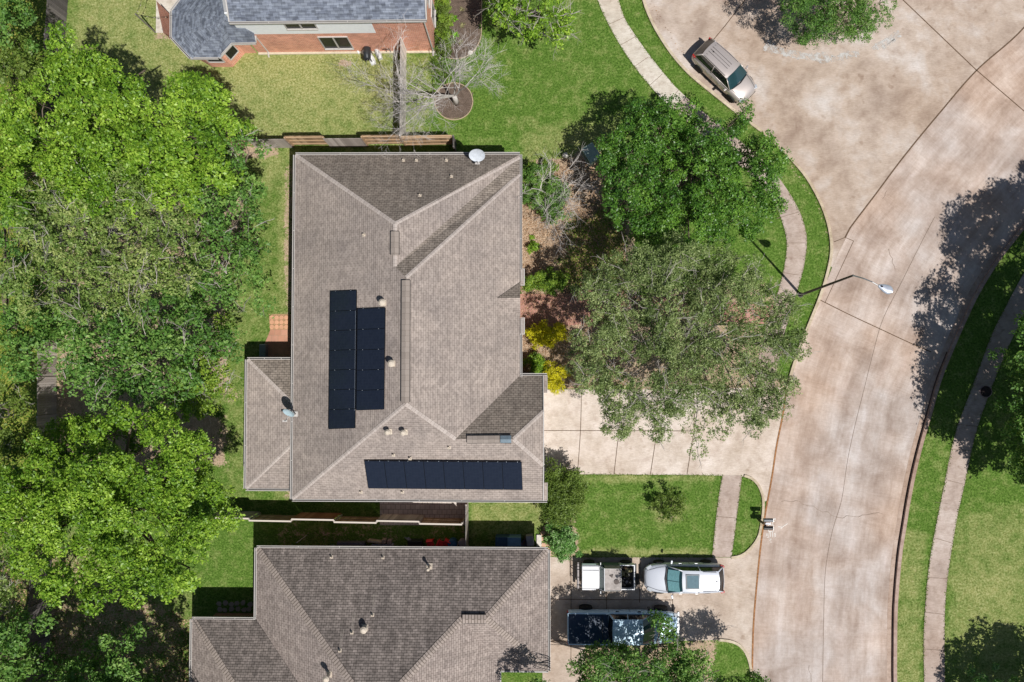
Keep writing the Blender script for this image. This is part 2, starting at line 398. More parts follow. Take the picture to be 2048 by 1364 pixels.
L_curb=[(1262,-140),(1274,-60),(1286,0),(1300,38),(1318,72),(1345,112),(1375,146),(1405,172),(1440,200),(1480,232),(1520,262),(1552,290),(1582,320),(1612,356),(1638,402),(1654,445),(1661,485),(1660,515),(1651,555),(1638,595),(1622,635),(1606,675),(1592,712),(1580,750),(1573,780)]
R_curb=[(2260,160),(2150,320),(2048,447),(1990,522),(1950,587),(1920,650),(1892,715),(1873,765),(1856,825),(1840,880),(1825,940),(1813,1000),(1805,1050),(1797,1100),(1791,1160),(1787,1220),(1786,1290),(1786,1364),(1790,1500),(1800,1700)]
Lc=smoothline(PL(L_curb)); Rc=smoothline(PL(R_curb))
low=smoothline(PL([(1573,780),(1566,830),(1554,890),(1545,950),(1536,1000),(1529,1040),(1521,1100),(1513,1180),(1507,1260),(1505,1364),(1506,1500),(1512,1700)]))
main_l=smoothline(PL([(2600,-560),(2200,-130),(2048,55),(1953,141),(1880,225),(1810,310),(1750,390),(1690,475),(1662,540),(1640,600)]))
road_pts=low[::-1]+[p for p in Lc[::-1] if p.y<P(0,600).y]+main_l[::-1]+[P(3200,-600),P(2600,-200)]+Rc
def resample(L,n):
    d=[0]
    for a,b in zip(L,L[1:]): d.append(d[-1]+(b-a).length)
    out=[];k=0
    for i in range(n):
        s=d[-1]*i/(n-1)
        while k<len(d)-2 and d[k+1]<s: k+=1
        out.append(L[k].lerp(L[k+1],(s-d[k])/(d[k+1]-d[k]+1e-9)))
    return out
WL=low[::-1]+[p for p in Lc[::-1] if p.y<P(0,600).y]+main_l[::-1]+[P(2900,-900)]
EL=Rc[::-1]+[P(2500,-100),P(3000,-500)]
# split where the two sides face each other so the ribbon stays square to the road
Wp=WL; Ep=resample(EL,220); rv=[];rf=[];ru=[]
def nearest(p,L): return min(L,key=lambda q:(q-p).length)
Wd=resample(WL,700); k=0; Wm=[]
for i,e in enumerate(Ep):
    best=min(range(k,min(k+40,len(Wd))),key=lambda j:(Wd[j]-e).length); k=best; Wm.append(Wd[best])
al=0
for i,(w_,e) in enumerate(zip(Wm,Ep)):
    if i: al+=((e-Ep[i-1]).length+(w_-Wm[i-1]).length)/2
    for j in range(9):
        p=w_.lerp(e,j/8); rv.append((p.x,p.y,.02)); ru.append(((w_-e).length*j/8,al))
for i in range(len(Ep)-1):
    for j in range(8): a=i*9+j; rf.append((a,a+1,a+10,a+9))
# two faces of one triangle where the west side stands still
me=bpy.data.meshes.new('road'); me.from_pydata(rv,[],[tuple(f) for f in rf]); ul=me.uv_layers.new(name='UVMap')
for pl_ in me.polygons:
    for li in pl_.loop_indices: ul.data[li].uv=ru[me.loops[li].vertex_index]
me.materials.append(ROAD); ro=bpy.data.objects.new('road',me); col.objects.link(ro); tag(ro,kind='structure')
sheet('cul_de_sac_road',[p for p in Lc if p.y>P(0,545).y]+PL([(1668,540),(1690,480),(1752,392),(1812,312),(1882,227),(1955,143),(2050,57),(2202,-128),(2300,-240),(1700,-700),(1280,-300)]),.016,CUL)
def strip(name,line,wd,z0,z1,m,off=0,kind='structure',obj=None):
    mb=obj or MB(); n=len(line); L=[];Rr=[]
    for i,p in enumerate(line):
        t_=(line[min(i+1,n-1)]-line[max(i-1,0)]); t_.z=0; t_.normalize(); nn=Vector((-t_.y,t_.x,0)); L.append(p+nn*(off+wd/2)); Rr.append(p+nn*(off-wd/2))
    for i in range(n-1):
        a,b,c_,d_=Rr[i],Rr[i+1],L[i+1],L[i]
        f=lambda q,z:(q.x,q.y,z)
        mb.face([f(a,z1),f(b,z1),f(c_,z1),f(d_,z1)])
        if z1-z0>.03:
            mb.face([f(d_,z1),f(c_,z1),f(c_,z0),f(d_,z0)]); mb.face([f(b,z1),f(a,z1),f(a,z0),f(b,z0)])
    if obj is None: return tag(mb.build(name,m),kind=kind)
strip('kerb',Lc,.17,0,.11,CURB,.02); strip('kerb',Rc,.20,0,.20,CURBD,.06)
strip('kerb',smoothline(PL([(1488,951),(1502,956),(1515,968),(1523,985),(1526,1000),(1526,1020),(1522,1050),(1517,1072),(1506,1090),(1490,1106),(1475,1113),(1462,1115)]),.2),.15,0,.09,CURB)
strip('kerb',smoothline(PL([(1436,1279),(1455,1281),(1472,1286),(1486,1297),(1495,1313),(1501,1335),(1503,1364),(1503,1500)]),.2),.15,0,.09,CURB)
# gutter dirt along the east kerb, painted kerb shadow line and rust stains
strip('gutter_dirt_and_shadow',[p for p in Rc if p.y<P(0,500).y],.30,0,.026,concrete('gutter_stain',(.35,.26,.205),(.44,.345,.28),(.52,.43,.37),1),-.22)
strip('gutter_dirt_and_shadow',[p for p in Rc if p.y<P(0,700).y],.065,0,.030,paint('kerb_shadow_dirt',(.12,.07,.05),.95,0,.05,.3,8),-.09)
# driveways, paths
sheet('driveway',PL([(1080,779),(1250,779),(1400,778),(1530,775),(1574,774),(1568,825),(1554,890),(1545,950),(1536,1000),(1527,1004),(1523,985),(1515,969),(1502,958),(1488,953),(1400,950),(1250,949),(1080,948)]),.012,DRIVE)
DRIVE2=concrete('drive_concrete_two',(.38,.31,.25),(.50,.42,.345),(.58,.51,.44),.5)
sheet('driveway',PL([(1085,1114),(1462,1115),(1478,1113),(1492,1106),(1508,1090),(1518,1072),(1524,1070),(1520,1110),(1513,1180),(1507,1260),(1505,1364),(1505,1380),(1503,1364),(1501,1335),(1495,1313),(1486,1297),(1472,1286),(1455,1281),(1434,1280),(1170,1285),(1165,1420),(1085,1420)]),.012,DRIVE2)
def path(name,left,right,m,z=.024): return sheet(name,smoothline(PL(left))+smoothline(PL(right))[::-1],z,m)
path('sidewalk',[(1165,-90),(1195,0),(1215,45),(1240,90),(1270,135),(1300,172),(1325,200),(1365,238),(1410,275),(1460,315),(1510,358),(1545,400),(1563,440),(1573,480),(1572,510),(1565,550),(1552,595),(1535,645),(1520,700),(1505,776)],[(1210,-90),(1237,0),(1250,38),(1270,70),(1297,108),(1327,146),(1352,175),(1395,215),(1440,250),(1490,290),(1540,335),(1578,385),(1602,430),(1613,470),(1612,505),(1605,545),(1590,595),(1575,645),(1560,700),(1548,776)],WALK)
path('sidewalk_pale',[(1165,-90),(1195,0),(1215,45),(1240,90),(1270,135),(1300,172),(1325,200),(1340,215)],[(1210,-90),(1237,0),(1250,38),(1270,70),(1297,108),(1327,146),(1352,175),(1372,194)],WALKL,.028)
path('sidewalk',[(1445,951),(1435,1010),(1424,1114)],[(1484,951),(1474,1030),(1463,1114)],WALK)
path('sidewalk',[(2200,300),(2100,455),(2048,545),(2018,600),(1985,665),(1962,725),(1938,790),(1915,850),(1901,905),(1890,960),(1880,1010),(1868,1070),(1858,1130),(1851,1200),(1847,1280),(1848,1364),(1850,1500)],[(2250,330),(2150,455),(2085,560),(2050,625),(2018,690),(1993,750),(1972,805),(1956,850),(1943,900),(1934,945),(1925,985),(1916,1025),(1907,1075),(1897,1140),(1890,1210),(1889,1290),(1890,1364),(1892,1500)],WALK)
strip('road_edge_line',low,.10,0,.028,JOINTB,-.02)
def joint(pts,wd=.035,z=.032,m=JOINT,name='joint'): return strip(name,smoothline(PL(pts),.6) if len(pts)>2 else PL(pts),wd,0,z,m)
jm=MB()
def jadd(pts,wd=.03,z=.033): strip('',smoothline(PL(pts),.5),wd,0,z,None,obj=jm)
for a in ([(1163,779),(1161,861),(1155,948)],[(1238,862),(1228,948)],[(1314,862),(1301,948)],[(1388,862),(1374,948)],[(1087,861),(1400,862)],[(1388,862),(1388,779)],[(1314,862),(1316,779)],[(1238,862),(1240,779)],
          [(1142,1116),(1142,1350)],[(1213,1180),(1213,1262)],[(1280,1120),(1279,1205)],[(1346,1120),(1345,1272)],[(1096,1198),(1346,1200)],[(1096,1282),(1345,1281)]): jadd(a)
jadd([(1450,52),(1425,82)],.04); jadd([(1490,0),(1450,52)],.04); jadd([(1640,600),(1700,630),(1760,658),(1820,686),(1862,704)],.05)
jadd([(1795,-10),(1953,141)],.05); jadd([(1953,141),(2060,233)],.05); jadd([(1500,-20),(1490,0)],.04)
jadd([(2130,-60),(2048,55),(1953,141),(1880,225),(1810,310),(1750,390),(1700,456),(1690,475)],.075)
jadd([(1690,475),(1668,484)],.03); jadd([(1690,475),(1707,482)],.03); jadd([(1707,482),(1680,540),(1650,605)],.025)
tag(jm.build('pavement_joints',JOINT),kind='structure'); jm=MB()
jadd([(1869,434),(1840,490),(1800,570),(1765,640),(1745,710),(1725,790),(1710,850),(1695,920),(1683,1000),(1665,1060),(1652,1130),(1648,1200),(1645,1364)],.018)
jadd([(1870,1004),(1900,1008)],.01)
rj=random.Random(4)
def crack(a,b,n=9,j=4):
    pts=[(a[0]+(b[0]-a[0])*i/n+rj.uniform(-j,j)*(0<i<n),a[1]+(b[1]-a[1])*i/n+rj.uniform(-j,j)*(0<i<n)) for i in range(n+1)]
    for p,q in zip(pts,pts[1:]): strip('',PL([p,q]),.015,0,.034,None,obj=jm)
crack((1562,1003),(1598,1002),5,2); crack((1598,1002),(1672,1034),8,3); crack((1672,1034),(1765,1028),9,4)
crack((1773,382),(1765,398),3,2); crack((1777,498),(1790,540),6,2); crack((1618,1330),(1622,1364),4,2)
for a,b in (((1216,50),(1250,34)),((1242,90),(1272,73)),((1268,134),(1297,114)),((1298,172),(1325,148)),((1345,195),(1357,180)),((1553,437),(1598,424)),((1573,486),(1612,486)),((1563,545),(1596,550)),((1545,600),(1581,615)),((1435,1033),(1471,1036)),((1890,959),(1929,969)),((1870,1076),(1907,1087)),((1855,1155),(1896,1157)),((1851,1224),(1890,1229)),((1847,1298),(1890,1301)),((1911,848),(1956,853)),((1901,898),(1942,902))): jadd([a,b],.025,.036)
for a,b in (((1545,640),(1575,648)),((1530,700),(1560,704))): jadd([a,b],.025,.036)
tag(jm.build('hairline_cracks',paint('crack_dirt',(.24,.18,.14),.95,0,.05,.3,9)),kind='structure')
# pale patched-concrete repair streaks on the cul-de-sac
t=NT('patch_cement',.9,.2); t.col((.58,.565,.54)); tb_=t.n('BsdfTransparent'); mx_=t.n('MixShader'); t.l(t.ramp(t.noise(3.5,6,.75),[(.42,(0,0,0)),(.58,(.85,.85,.85))]),mx_.inputs[0]); t.l(tb_.outputs[0],mx_.inputs[1]); t.l(t.b.outputs[0],mx_.inputs[2]); t.l(mx_.outputs[0],t.out.inputs[0]); PATCH=t.m
pm=MB()
for pts,wd in (([(1530,90),(1560,102),(1600,111),(1640,115),(1665,118)],.65),([(1665,118),(1690,112),(1718,107)],.45),([(1745,98),(1770,85),(1800,66)],.4),([(1766,98),(1790,80)],.2)):
    L_=smoothline(PL(pts),.25); n_=len(L_)
    for i in range(n_-1):
        w1=wd*(.55+.6*rj.random()); strip('',[L_[i]+Vector((0,rj.uniform(-.03,.03),0)),L_[i+1]+Vector((0,rj.uniform(-.03,.03),0))],w1,0,.03+.0005*(i%2),None,obj=pm)
tag(pm.build('cement_patch',PATCH),kind='structure')
# chalk drawing beside the mailbox
ck=MB()
def ch(a,b,wd=.025): strip('',PL([a,b]),wd,0,.034,None,obj=ck)
for a,b in (((1537,1049),(1547,1050)),((1547,1050),(1546,1063)),((1546,1063),(1536,1062)),((1536,1062),(1537,1049)),((1538,1063),(1537,1075)),((1545,1063),(1545,1074)),((1541,1063),(1541,1074)),((1541,1037),(1541,1049)),((1545,1037),(1545,1049)),((1540,1037),(1546,1037)),((1547,1036),(1551,1040)),((1551,1036),(1547,1040)),((1547,1043),(1550,1043)),((1548,1066),(1551,1068)),((1551,1068),(1548,1070)),((1548,1074),(1551,1072)),((1551,1072),(1549,1070)),((1532,1067),(1535,1071)),((1535,1067),(1532,1071)),((1533,1073),(1535,1075)),((1539,1077),(1542,1080)),((1542,1077),(1539,1081)),((1541,1083),(1542,1085)),((1556,1053),(1565,1054)),((1565,1054),(1561,1057)),((1575,1047),(1565,1053))): ch(a,b,.03)
tag(ck.build('chalk_marks',paint('chalk',(.8,.78,.74),.95,0,.1,.15,20)),kind='structure')
# brick front walk
PAVE=bricks('red_pavers',(.42,.21,.165),(.52,.29,.23),(.32,.23,.19),.20,.20,.008,False,.0,.8)
sheet('front_walk',PL([(1036,588),(1130,588),(1170,578),(1260,590),(1400,600),(1560,612),(1558,650),(1400,640),(1250,640),(1130,652),(1070,652),(1036,655)]),.02,PAVE)
# back patio by the west wall
SLAB=bricks('patio_slabs',(.46,.24,.16),(.52,.28,.20),(.36,.24,.16),.40,.40,.012,False)
sheet('patio',PL([(541,659),(578,659),(592,659),(592,735),(537,735),(528,690),(536,672)]),.014,SLAB)
TILE=bricks('side_walk_slabs',(.56,.50,.45),(.66,.60,.54),(.22,.17,.14),.30,.30,.012,False)
sheet('side_walk',PL([(760,990),(934,990),(934,1050),(760,1050)]),.014,TILE)
sheet('brick_house_patio',PL([(313,-60),(420,-60),(420,66),(312,66)]),.02,WALKL)
# ================================================================ HOUSES
SH1=shingle('shingle_tan',sr(170,159,151),sr(157,146,139),sr(130,120,113),.27,.14,.27,.12,.15)
SH3=shingle('shingle_weathered',sr(170,158,151),sr(150,138,132),sr(104,94,88),.27,.14,.28,.22,.10)
SHA=shingle('shingle_north_shade',sr(150,140,130),sr(133,123,114),sr(78,71,64),.27,.14,.32,.25,.12)  # darker copy for north slopes, their shade painted into the shingle colour
SHA3=shingle('shingle_north_shade_algae',sr(150,140,134),sr(122,114,109),sr(62,57,54),.27,.14,.34,.42,.12)  # north slope shade painted into the colour, plus dark algae streaks
SHB=shingle('shingle_slate',sr(142,150,163),sr(110,117,131),sr(80,86,96),.36,.15,.50,.1,.12,.006)
WHITE=paint('white_trim',(.50,.475,.45),.5,0,.3,.06); DARKG=paint('dark_gutter',(.03,.03,.03),.7)
LITM=0
TAN=paint('tan_wall',(.45,.36,.28),.85); WIN=glass('window_glass',(.035,.045,.06),.08)
BRICK=bricks('red_brick',sr(222,146,120),sr(186,104,82),sr(238,218,200)); SIDING=paint('white_siding',(.90,.92,.95),.6,0,.3,.04)
CAP1=shingle('ridge_cap_tan',sr(182,172,165),sr(174,163,156),sr(150,140,132),2.0,.22,.10,.05,.05); CAP3=shingle('ridge_cap_brown',sr(166,154,146),sr(154,142,134),sr(118,108,100),2.0,.17,.12,.05,.05,.03)
VENTM=paint('vent_metal',sr(200,188,172),.5,0,.4,.08); STEEL=paint('galvanised',(.5,.5,.5),.35,.7,.5); BLACK=paint('black_plastic',(.015,.015,.016),.4)
RVM=shingle('vent_cap_shingle',sr(150,140,132),sr(142,132,124),sr(128,118,110),2.0,.30,.06,.03,.04)
def cap(name,lines,m,parent,wd=.22,h=.014):
    for p,q in lines:
        mb=MB(); p=Vector(p);q=Vector(q); x=(q-p).normalized(); y=Vector((0,0,1)).cross(x).normalized(); L=(q-p).length
        # the wings fall away on both sides of the hip
        up=Vector((0,0,1)); dz=-.28*wd/2
        a0=p+y*wd/2+up*(h+dz*1.0);a1=q+y*wd/2+up*(h+dz);b0=p+up*h;b1=q+up*h;c0=p-y*wd/2+up*(h+dz);c1=q-y*wd/2+up*(h+dz)
        mb.face([a0,b0,b1,a1][::-1],[(0,0),(wd/2,0),(wd/2,L),(0,L)][::-1]); mb.face([b0,c0,c1,b1][::-1],[(0,0),(wd/2,0),(wd/2,L),(0,L)][::-1])
        mb.build(name,m,parent)
def gutter(pts,parent,wd=.12,ht=.12,brackets=True,straps=2.2):
    mb=MB(); k=MB(); st=MB()
    for p,q in zip(pts,pts[1:]):
        p=Vector(p);q=Vector(q); x=(q-p).normalized(); nrm=Vector((x.y,-x.x,0))
        mb.beam(p+nrm*(wd*.92),q+nrm*(wd*.92),.035,ht)      # outer lip
        mb.beam(p+nrm*.015+Vector((0,0,-.02)),q+nrm*.015+Vector((0,0,-.02)),.03,ht)  # fascia
        k.beam(p+nrm*(wd*.5)-Vector((0,0,ht*.42)),q+nrm*(wd*.5)-Vector((0,0,ht*.42)),wd*.8,.02)
        n=int((q-p).length/straps)
        for i in range(1,n): c=p.lerp(q,i/n); st.beam(c,c+nrm*wd,.03,.02)
    g=mb.build('gutter',WHITE,parent); k.build('gutter_trough',DARKG,g)
    for i in range(0,len(st.f),6):
        k=MB(); k.v=st.v[i//6*8:i//6*8+8]; k.f=st.f[:6]; k.uv=[None]*6; k.build('gutter_strap',WHITE,g)
    return g
t=NT('streak',.9,.1); t.col(sr(190,180,170)); tb_=t.n('BsdfTransparent'); mx_=t.n('MixShader'); t.l(t.ramp(t.noise(9,5,.75,sc3=(2,.4,1)),[(.38,(0,0,0)),(.62,(.45,.45,.45))]),mx_.inputs[0]); t.l(tb_.outputs[0],mx_.inputs[1]); t.l(t.b.outputs[0],mx_.inputs[2]); t.l(mx_.outputs[0],t.out.inputs[0]); STRK=t.m
def pipe_vent(p,n,parent,h=.22,r=.045,streak=0):
    mb=MB()
    # flashing plate on the roof slope and a short upright pipe
    x=Vector((0,0,1)).cross(n).normalized() if n.z<.999 else Vector((1,0,0)); y=n.cross(x); M=Matrix((x,y,n)).transposed()
    mb.box(p+n*.012,(.18,.20,.015),rot=M); mb.lathe(p,[(r*1.6,0.0),(r*1.2,.08),(r,.11),(r,h),(r*.75,h),(r*.75,h-.03)],12)
    o=mb.build('vent_pipe',VENTM,parent)
    if streak:
        dn=Vector((n.x,n.y,0)).normalized(); dn=(dn-n*dn.dot(n)).normalized(); sx=dn.cross(n); L_=streak; a=p+n*.012+dn*.12; q=MB(); q.face([a-sx*.05,a+sx*.05,a+sx*.10+dn*L_,a-sx*.10+dn*L_]) if (sx.cross(dn)).dot(n)>0 else q.face([a+sx*.05,a-sx*.05,a-sx*.10+dn*L_,a+sx*.10+dn*L_]); q.build('rain_streak',STRK,o)
    return o
def flue(p,n,parent,h=.62,r=.11):
    x=Vector((0,0,1)).cross(n).normalized(); y=n.cross(x); M=Matrix((x,y,n)).transposed(); mb=MB()
    mb.box(p+n*.012,(.34,.36,.018),rot=M); mb.lathe(p,[(r*1.6,0.0),(r*1.2,.14),(r,.16),(r,h-.12)],16); o=mb.build('roof_flue',VENTM,parent)
    MB().lathe(p,[(r*.7,h-.14),(r*1.7,h-.10),(r*1.75,h-.05),(r*.9,h+.04),(.01,h+.05)],16).build('flue_cap',VENTM,o)
def ridge_vent(p,q,parent,wd=.44,ht=.07,m=None):
    mb=MB(); p=Vector(p);q=Vector(q); x=(q-p).normalized(); y=Vector((0,0,1)).cross(x); L=(q-p).length
    for s in (-1,1):
        a=p+Vector((0,0,ht+.045)); b=p+y*s*wd/2+Vector((0,0,ht-.03))
        f=[a,b,b+x*L,a+x*L]; uv=[(0,0),(wd/2,0),(wd/2,L),(0,L)]
        if s>0: f=f[::-1];uv=uv[::-1]
        mb.face(f,uv)
        mb.face([b,b-Vector((0,0,.10)),b+x*L-Vector((0,0,.10)),b+x*L][::s])
    for e in (p,q): mb.face([e+Vector((0,0,ht+.045)),e+y*wd/2+Vector((0,0,ht-.03)),e+y*wd/2,e-y*wd/2,e-y*wd/2+Vector((0,0,ht-.03))])
    o=mb.build('ridge_vent',m or RVM,parent)
    for s in (-1,1): sl=MB(); sl.beam(p+y*s*(wd/2+.012)+Vector((0,0,-.02)),q+y*s*(wd/2+.012)+Vector((0,0,-.02)),.02,.09); sl.build('vent_slot',BLACK,o)

# ---------------------------------------------------------------- the tan hip-roofed house with solar panels
z0=3.0
hA=thing('hip_roof_house','large tan hip roofed house in the middle with two banks of black solar panels','house',P(800,660))
NW=P(593,310,z0); SW=P(583,998,z0); x_w=(NW.x+SW.x)/2; NW.x=SW.x=x_w
T2z=6.28; T1z=5.97
T=P(811,555,T2z); T2=P(811,808,T2z); T.x=T2.x; A1=P(790,447,T1z); V1=P(793,533,T1z-.02); A1.x=V1.x=P(790,490,T1z).x
NE=P(1041,309,z0); NEa=P(1040,314,z0); NEb=P(1040,348,z0); SEm=P(1040,782,z0); xe=P(1040,560,z0).x
for v in (NE,NEa,NEb,SEm): v.x=xe
zg=5.0; Gw=P(911,878,zg); Ge=P(1027,882,zg); Ge.y=Gw.y
GN=P(1040,751,z0).y; xr=P(1087,900,3.8).x; GNi=Vector((xe,GN,z0)); SEy=SW.y=P(800,999,z0).y
GNE=Vector((xr,GN,z0)); GSE=Vector((xr,SEy,z0))
pn=(zg-z0)/(GN-Gw.y); ps=(zg-z0)/(Gw.y-SEy)
jz=4.15; JN=Vector((xr,GN-(jz-z0)/pn,jz)); JS=Vector((xr,SEy+(jz-z0)/ps,jz))
rb=MB(); ra=MB()
nW,pW=rb.roof([SW,T2,T,V1,A1,NW])
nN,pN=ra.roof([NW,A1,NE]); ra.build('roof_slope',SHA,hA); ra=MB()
rb.roof([A1,V1,NEa]); rb.roof([A1,NEa,NE])
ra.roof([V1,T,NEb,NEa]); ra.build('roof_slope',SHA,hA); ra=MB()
rb.roof([T,T2,Gw,SEm]); rb.roof([T,SEm,NEb])
nS,pS=rb.roof([SW,GSE,JS,Ge,Gw]); rb.roof([SW,Gw,T2])
nG,pG=ra.roof([Gw,Ge,JN,GNE,GNi,SEm] if SEm.y>GN else [Gw,Ge,JN,GNE,GNi])
if SEm.y<=GN: ra.roof([Gw,GNi,SEm])
rb.roof([JN,JS,Ge])
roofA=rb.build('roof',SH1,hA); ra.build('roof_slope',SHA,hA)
nS=Vector((0,-(T2z-z0),abs(T2.y-SEy))).normalized(); pS=Vector((0,SEy,z0))
nSg=Vector((0,-(zg-z0),abs(Gw.y-SEy))).normalized()
cap('hip_cap',[(NW,A1),(A1,NEa),(T,NEb),(SW,T2),(T2,Gw),(Ge,JN),(Ge,JS),(A1,V1)],CAP1,hA)
ridge_vent(P(790,463,T1z+.03),V1+(A1-V1)*.27+Vector((0,0,.03)),hA); ridge_vent(T+Vector((0,-.15,.03)),T2+Vector((0,.1,.03)),hA)
ridge_vent(P(934,879,zg+.03),Ge+Vector((-.75,0,.03)),hA,.40)
# the last piece of that vent is bare blue-grey metal
ridge_vent(Ge+Vector((-.72,0,.03)),Ge+Vector((-.12,0,.03)),hA,.40,m=paint('bare_vent',(.20,.26,.30),.4,.5))
# walls
ov=.42
wA=MB()
def walls(mb,pts,za,zb):
    for p,q in zip(pts,pts[1:]+pts[:1]): wall_uv(mb,p,q,za,zb)
outl=[Vector((x_w+ov,SEy+ov,0)),Vector((xr-.12,SEy+ov,0)),Vector((xr-.12,GN-ov,0)),Vector((xe-ov,GN-ov,0)),Vector((xe-ov,NE.y-ov,0)),Vector((x_w+ov,NW.y-ov,0))]
walls(wA,outl,0,z0+.02); wA.face([(xr-.12,SEy+ov,z0),(xr-.12,GN-ov,z0),(xr-.12,JN.y,jz-.1),(xr-.12,JS.y,jz-.1)])
wA.build('wall',bricks('tan_brick',sr(150,110,90),sr(128,92,74),sr(170,150,135)),hA)
sf=MB(); sf.prism([(x_w,SEy),(xr,SEy),(xr,GN),(xe,GN),(xe,NE.y),(x_w,NE.y)],z0-.16,z0-.03); sf.build('soffit',WHITE,hA)
gutter([Vector((x_w,NW.y,z0)),SW+Vector((0,0,0))][::1],hA); gutter([SW,Vector((xr+.22,SEy,z0))],hA); gutter([NE,NW],hA)
gutter([P(1040,562,z0)*1,NE],hA); gutter([Vector((xe,P(1040,777,z0).y,z0)),Vector((xe,P(1040,637,z0).y,z0))],hA)
gutter([Vector((xr+.22,GN,z0)),Vector((xe,GN,z0))],hA)
for a,b in ((GN,GN-1.0),(SEy+1.0,SEy)):
    mb=MB(); mb.box(((xr+xr+.24)/2,(a+b)/2,z0-.05),(.24,1.0,.10)); o=mb.build('cornice_return',WHITE,hA)
    m2=MB(); m2.roof([(xr,a,z0+.07),(xr+.22,a,z0+.02),(xr+.22,b,z0+.02),(xr,b,z0+.07)]); m2.build('return_shingle',SH1,o)
rk=MB(); rk.beam((xr,GN,z0+.0),JN,.05,.14); rk.beam(JN,JS,.05,.14); rk.beam(JS,(xr,SEy,z0),.05,.14); rk.build('rake_board',WHITE,hA)
gd=MB(); gd.box((xr-.10,(GN+SEy)/2,1.1),(.05,4.9,2.15))
for i in range(1,5): gd.box((xr-.07,(GN+SEy)/2,.1+i*.43),(.02,4.8,.03))
gd.build('garage_door',WHITE,hA)
# little entry gable with its two cornice returns
ey=P(1040,597,3.3).y; pk=P(995,597,3.72); pk.y=ey; ex=xe+.02
eg=MB(); en=Vector((ex,ey+1.0,z0+.02)); es=Vector((ex,ey-1.0,z0+.02)); et=Vector((ex,ey,pk.z-.05))
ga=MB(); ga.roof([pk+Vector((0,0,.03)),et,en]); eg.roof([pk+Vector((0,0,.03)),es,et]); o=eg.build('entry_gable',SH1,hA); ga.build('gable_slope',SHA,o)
eg=MB(); eg.face([(ex-.06,ey-1.0,z0-.1),(ex-.06,ey+1.0,z0-.1),(ex-.06,ey,pk.z-.08)]); eg.build('gable_face',TAN,hA)
for y0 in (P(1045,554,z0).y,P(1045,652,z0).y):
    mb=MB(); mb.box((ex+.13,y0,z0-.05),(.24,.98,.10)); o=mb.build('cornice_return',WHITE,hA); m2=MB(); m2.roof([(ex,y0-.45,z0+.07),(ex+.20,y0-.45,z0+.01),(ex+.20,y0+.45,z0+.01),(ex,y0+.45,z0+.07)]); m2.build('return_shingle',SH1,o)
# back porch roof on the west side
zp=2.35; a=P(497,719,zp); b=P(490,977,zp); a.x=b.x=(a.x+b.x)/2; xi=x_w+.06; c1=Vector((xi,P(583,812,2.75).y,2.86)); c2=Vector((xi,P(583,884,2.75).y,2.86)); n1=Vector((xi,a.y,zp)); s1=Vector((xi,b.y,zp))
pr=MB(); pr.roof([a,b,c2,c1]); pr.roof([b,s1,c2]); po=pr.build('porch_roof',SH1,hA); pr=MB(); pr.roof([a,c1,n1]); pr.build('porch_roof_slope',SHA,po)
cap('hip_cap',[(a,c1),(b,c2)],CAP1,po,.26); gutter([n1,a],hA,straps=.9); gutter([a,b],hA); gutter([b,s1],hA)
mb=MB()
for q in (a,b): mb.box((q.x+.5,q.y+(-.5 if q is a else .5),1.15),(.2,.2,2.3))
mb.box(((a.x+xi)/2,(a.y+b.y)/2,2.2),(xi-a.x-.2,a.y-b.y-.2,.1)); mb.build('porch_post',WHITE,hA)
for q in ((807,321),(833,321),(893,321),(903,353),(840,391)): pipe_vent(RP(*q,pN,nN),nN,hA)
pipe_vent(RP(728,470,pW,nW),nW,hA)
for q in ((767,606),(785,727)): flue(RP(*q,pW,nW),nW,hA,.50,.11)
for q in ((778,863),(809,864)): flue(RP(*q,pS,nS),nS,hA,.58,.09)
for q in ((787,910),(820,917),(898,895),(722,984),(805,984)): pipe_vent(RP(*q,pS,nSg if q[0]>850 else nS),nS,hA)
# solar panels: a framed black module each, on rails 10 cm above the shingles
CELL=NT('solar_cell',.14,.5); uvn=CELL.n('UVMap'); b_=CELL.n('TexBrick'); b_.offset=0; CELL.l(uvn.outputs[0],b_.inputs['Vector'])
for k,v in (('Scale',1),('Mortar Size',.004),('Brick Width',.056),('Row Height',.17)): b_.inputs[k].default_value=v
b_.inputs['Color1'].default_value=(.010,.014,.026,1); b_.inputs['Color2'].default_value=(.014,.019,.034,1); b_.inputs['Mortar'].default_value=(.022,.027,.038,1); CELL=CELL.col(b_.outputs[0]); 
FRAME=paint('panel_frame',(.012,.014,.02),.35,.5); CLIP=paint('clip_metal',(.5,.55,.6),.4,.6)
def panel(c4,n,parent,flip=False):
    A,B_,C_,D_=[Vector(c) for c in c4]; e=.014
    def ins(k): 
        cc=(A+B_+C_+D_)/4; return [q+(cc-q).normalized()*k for q in (A,B_,C_,D_)]
    mb=MB(); o_=ins(.006); i_=ins(.035); t_=-.04
    for k in range(4):
        a,b,c,d_=o_[k],o_[(k+1)%4],i_[(k+1)%4],i_[k]
        mb.face([a,b,c,d_]); mb.face([a+n*t_,b+n*t_,b,a])
    mb.face([q+n*t_ for q in o_][::-1])
    fr=mb.build('solar_panel',FRAME,parent)
    m2=MB(); ii_=[q-n*.004 for q in i_]; L=(ii_[1]-ii_[0]).length; W=(ii_[3]-ii_[0]).length
    uv=[(0,0),(L,0),(L,W),(0,W)]
    if flip: uv=[(v,u) for u,v in uv]
    m2.face(ii_,uv); m2.build('panel_glass',CELL,fr)
    m3=MB()
    for t_ in (.22,.78): m3.box((A.lerp(B_,t_))+n*.008,(.03,.022,.015))
    m3.build('panel_clip',CLIP,fr)
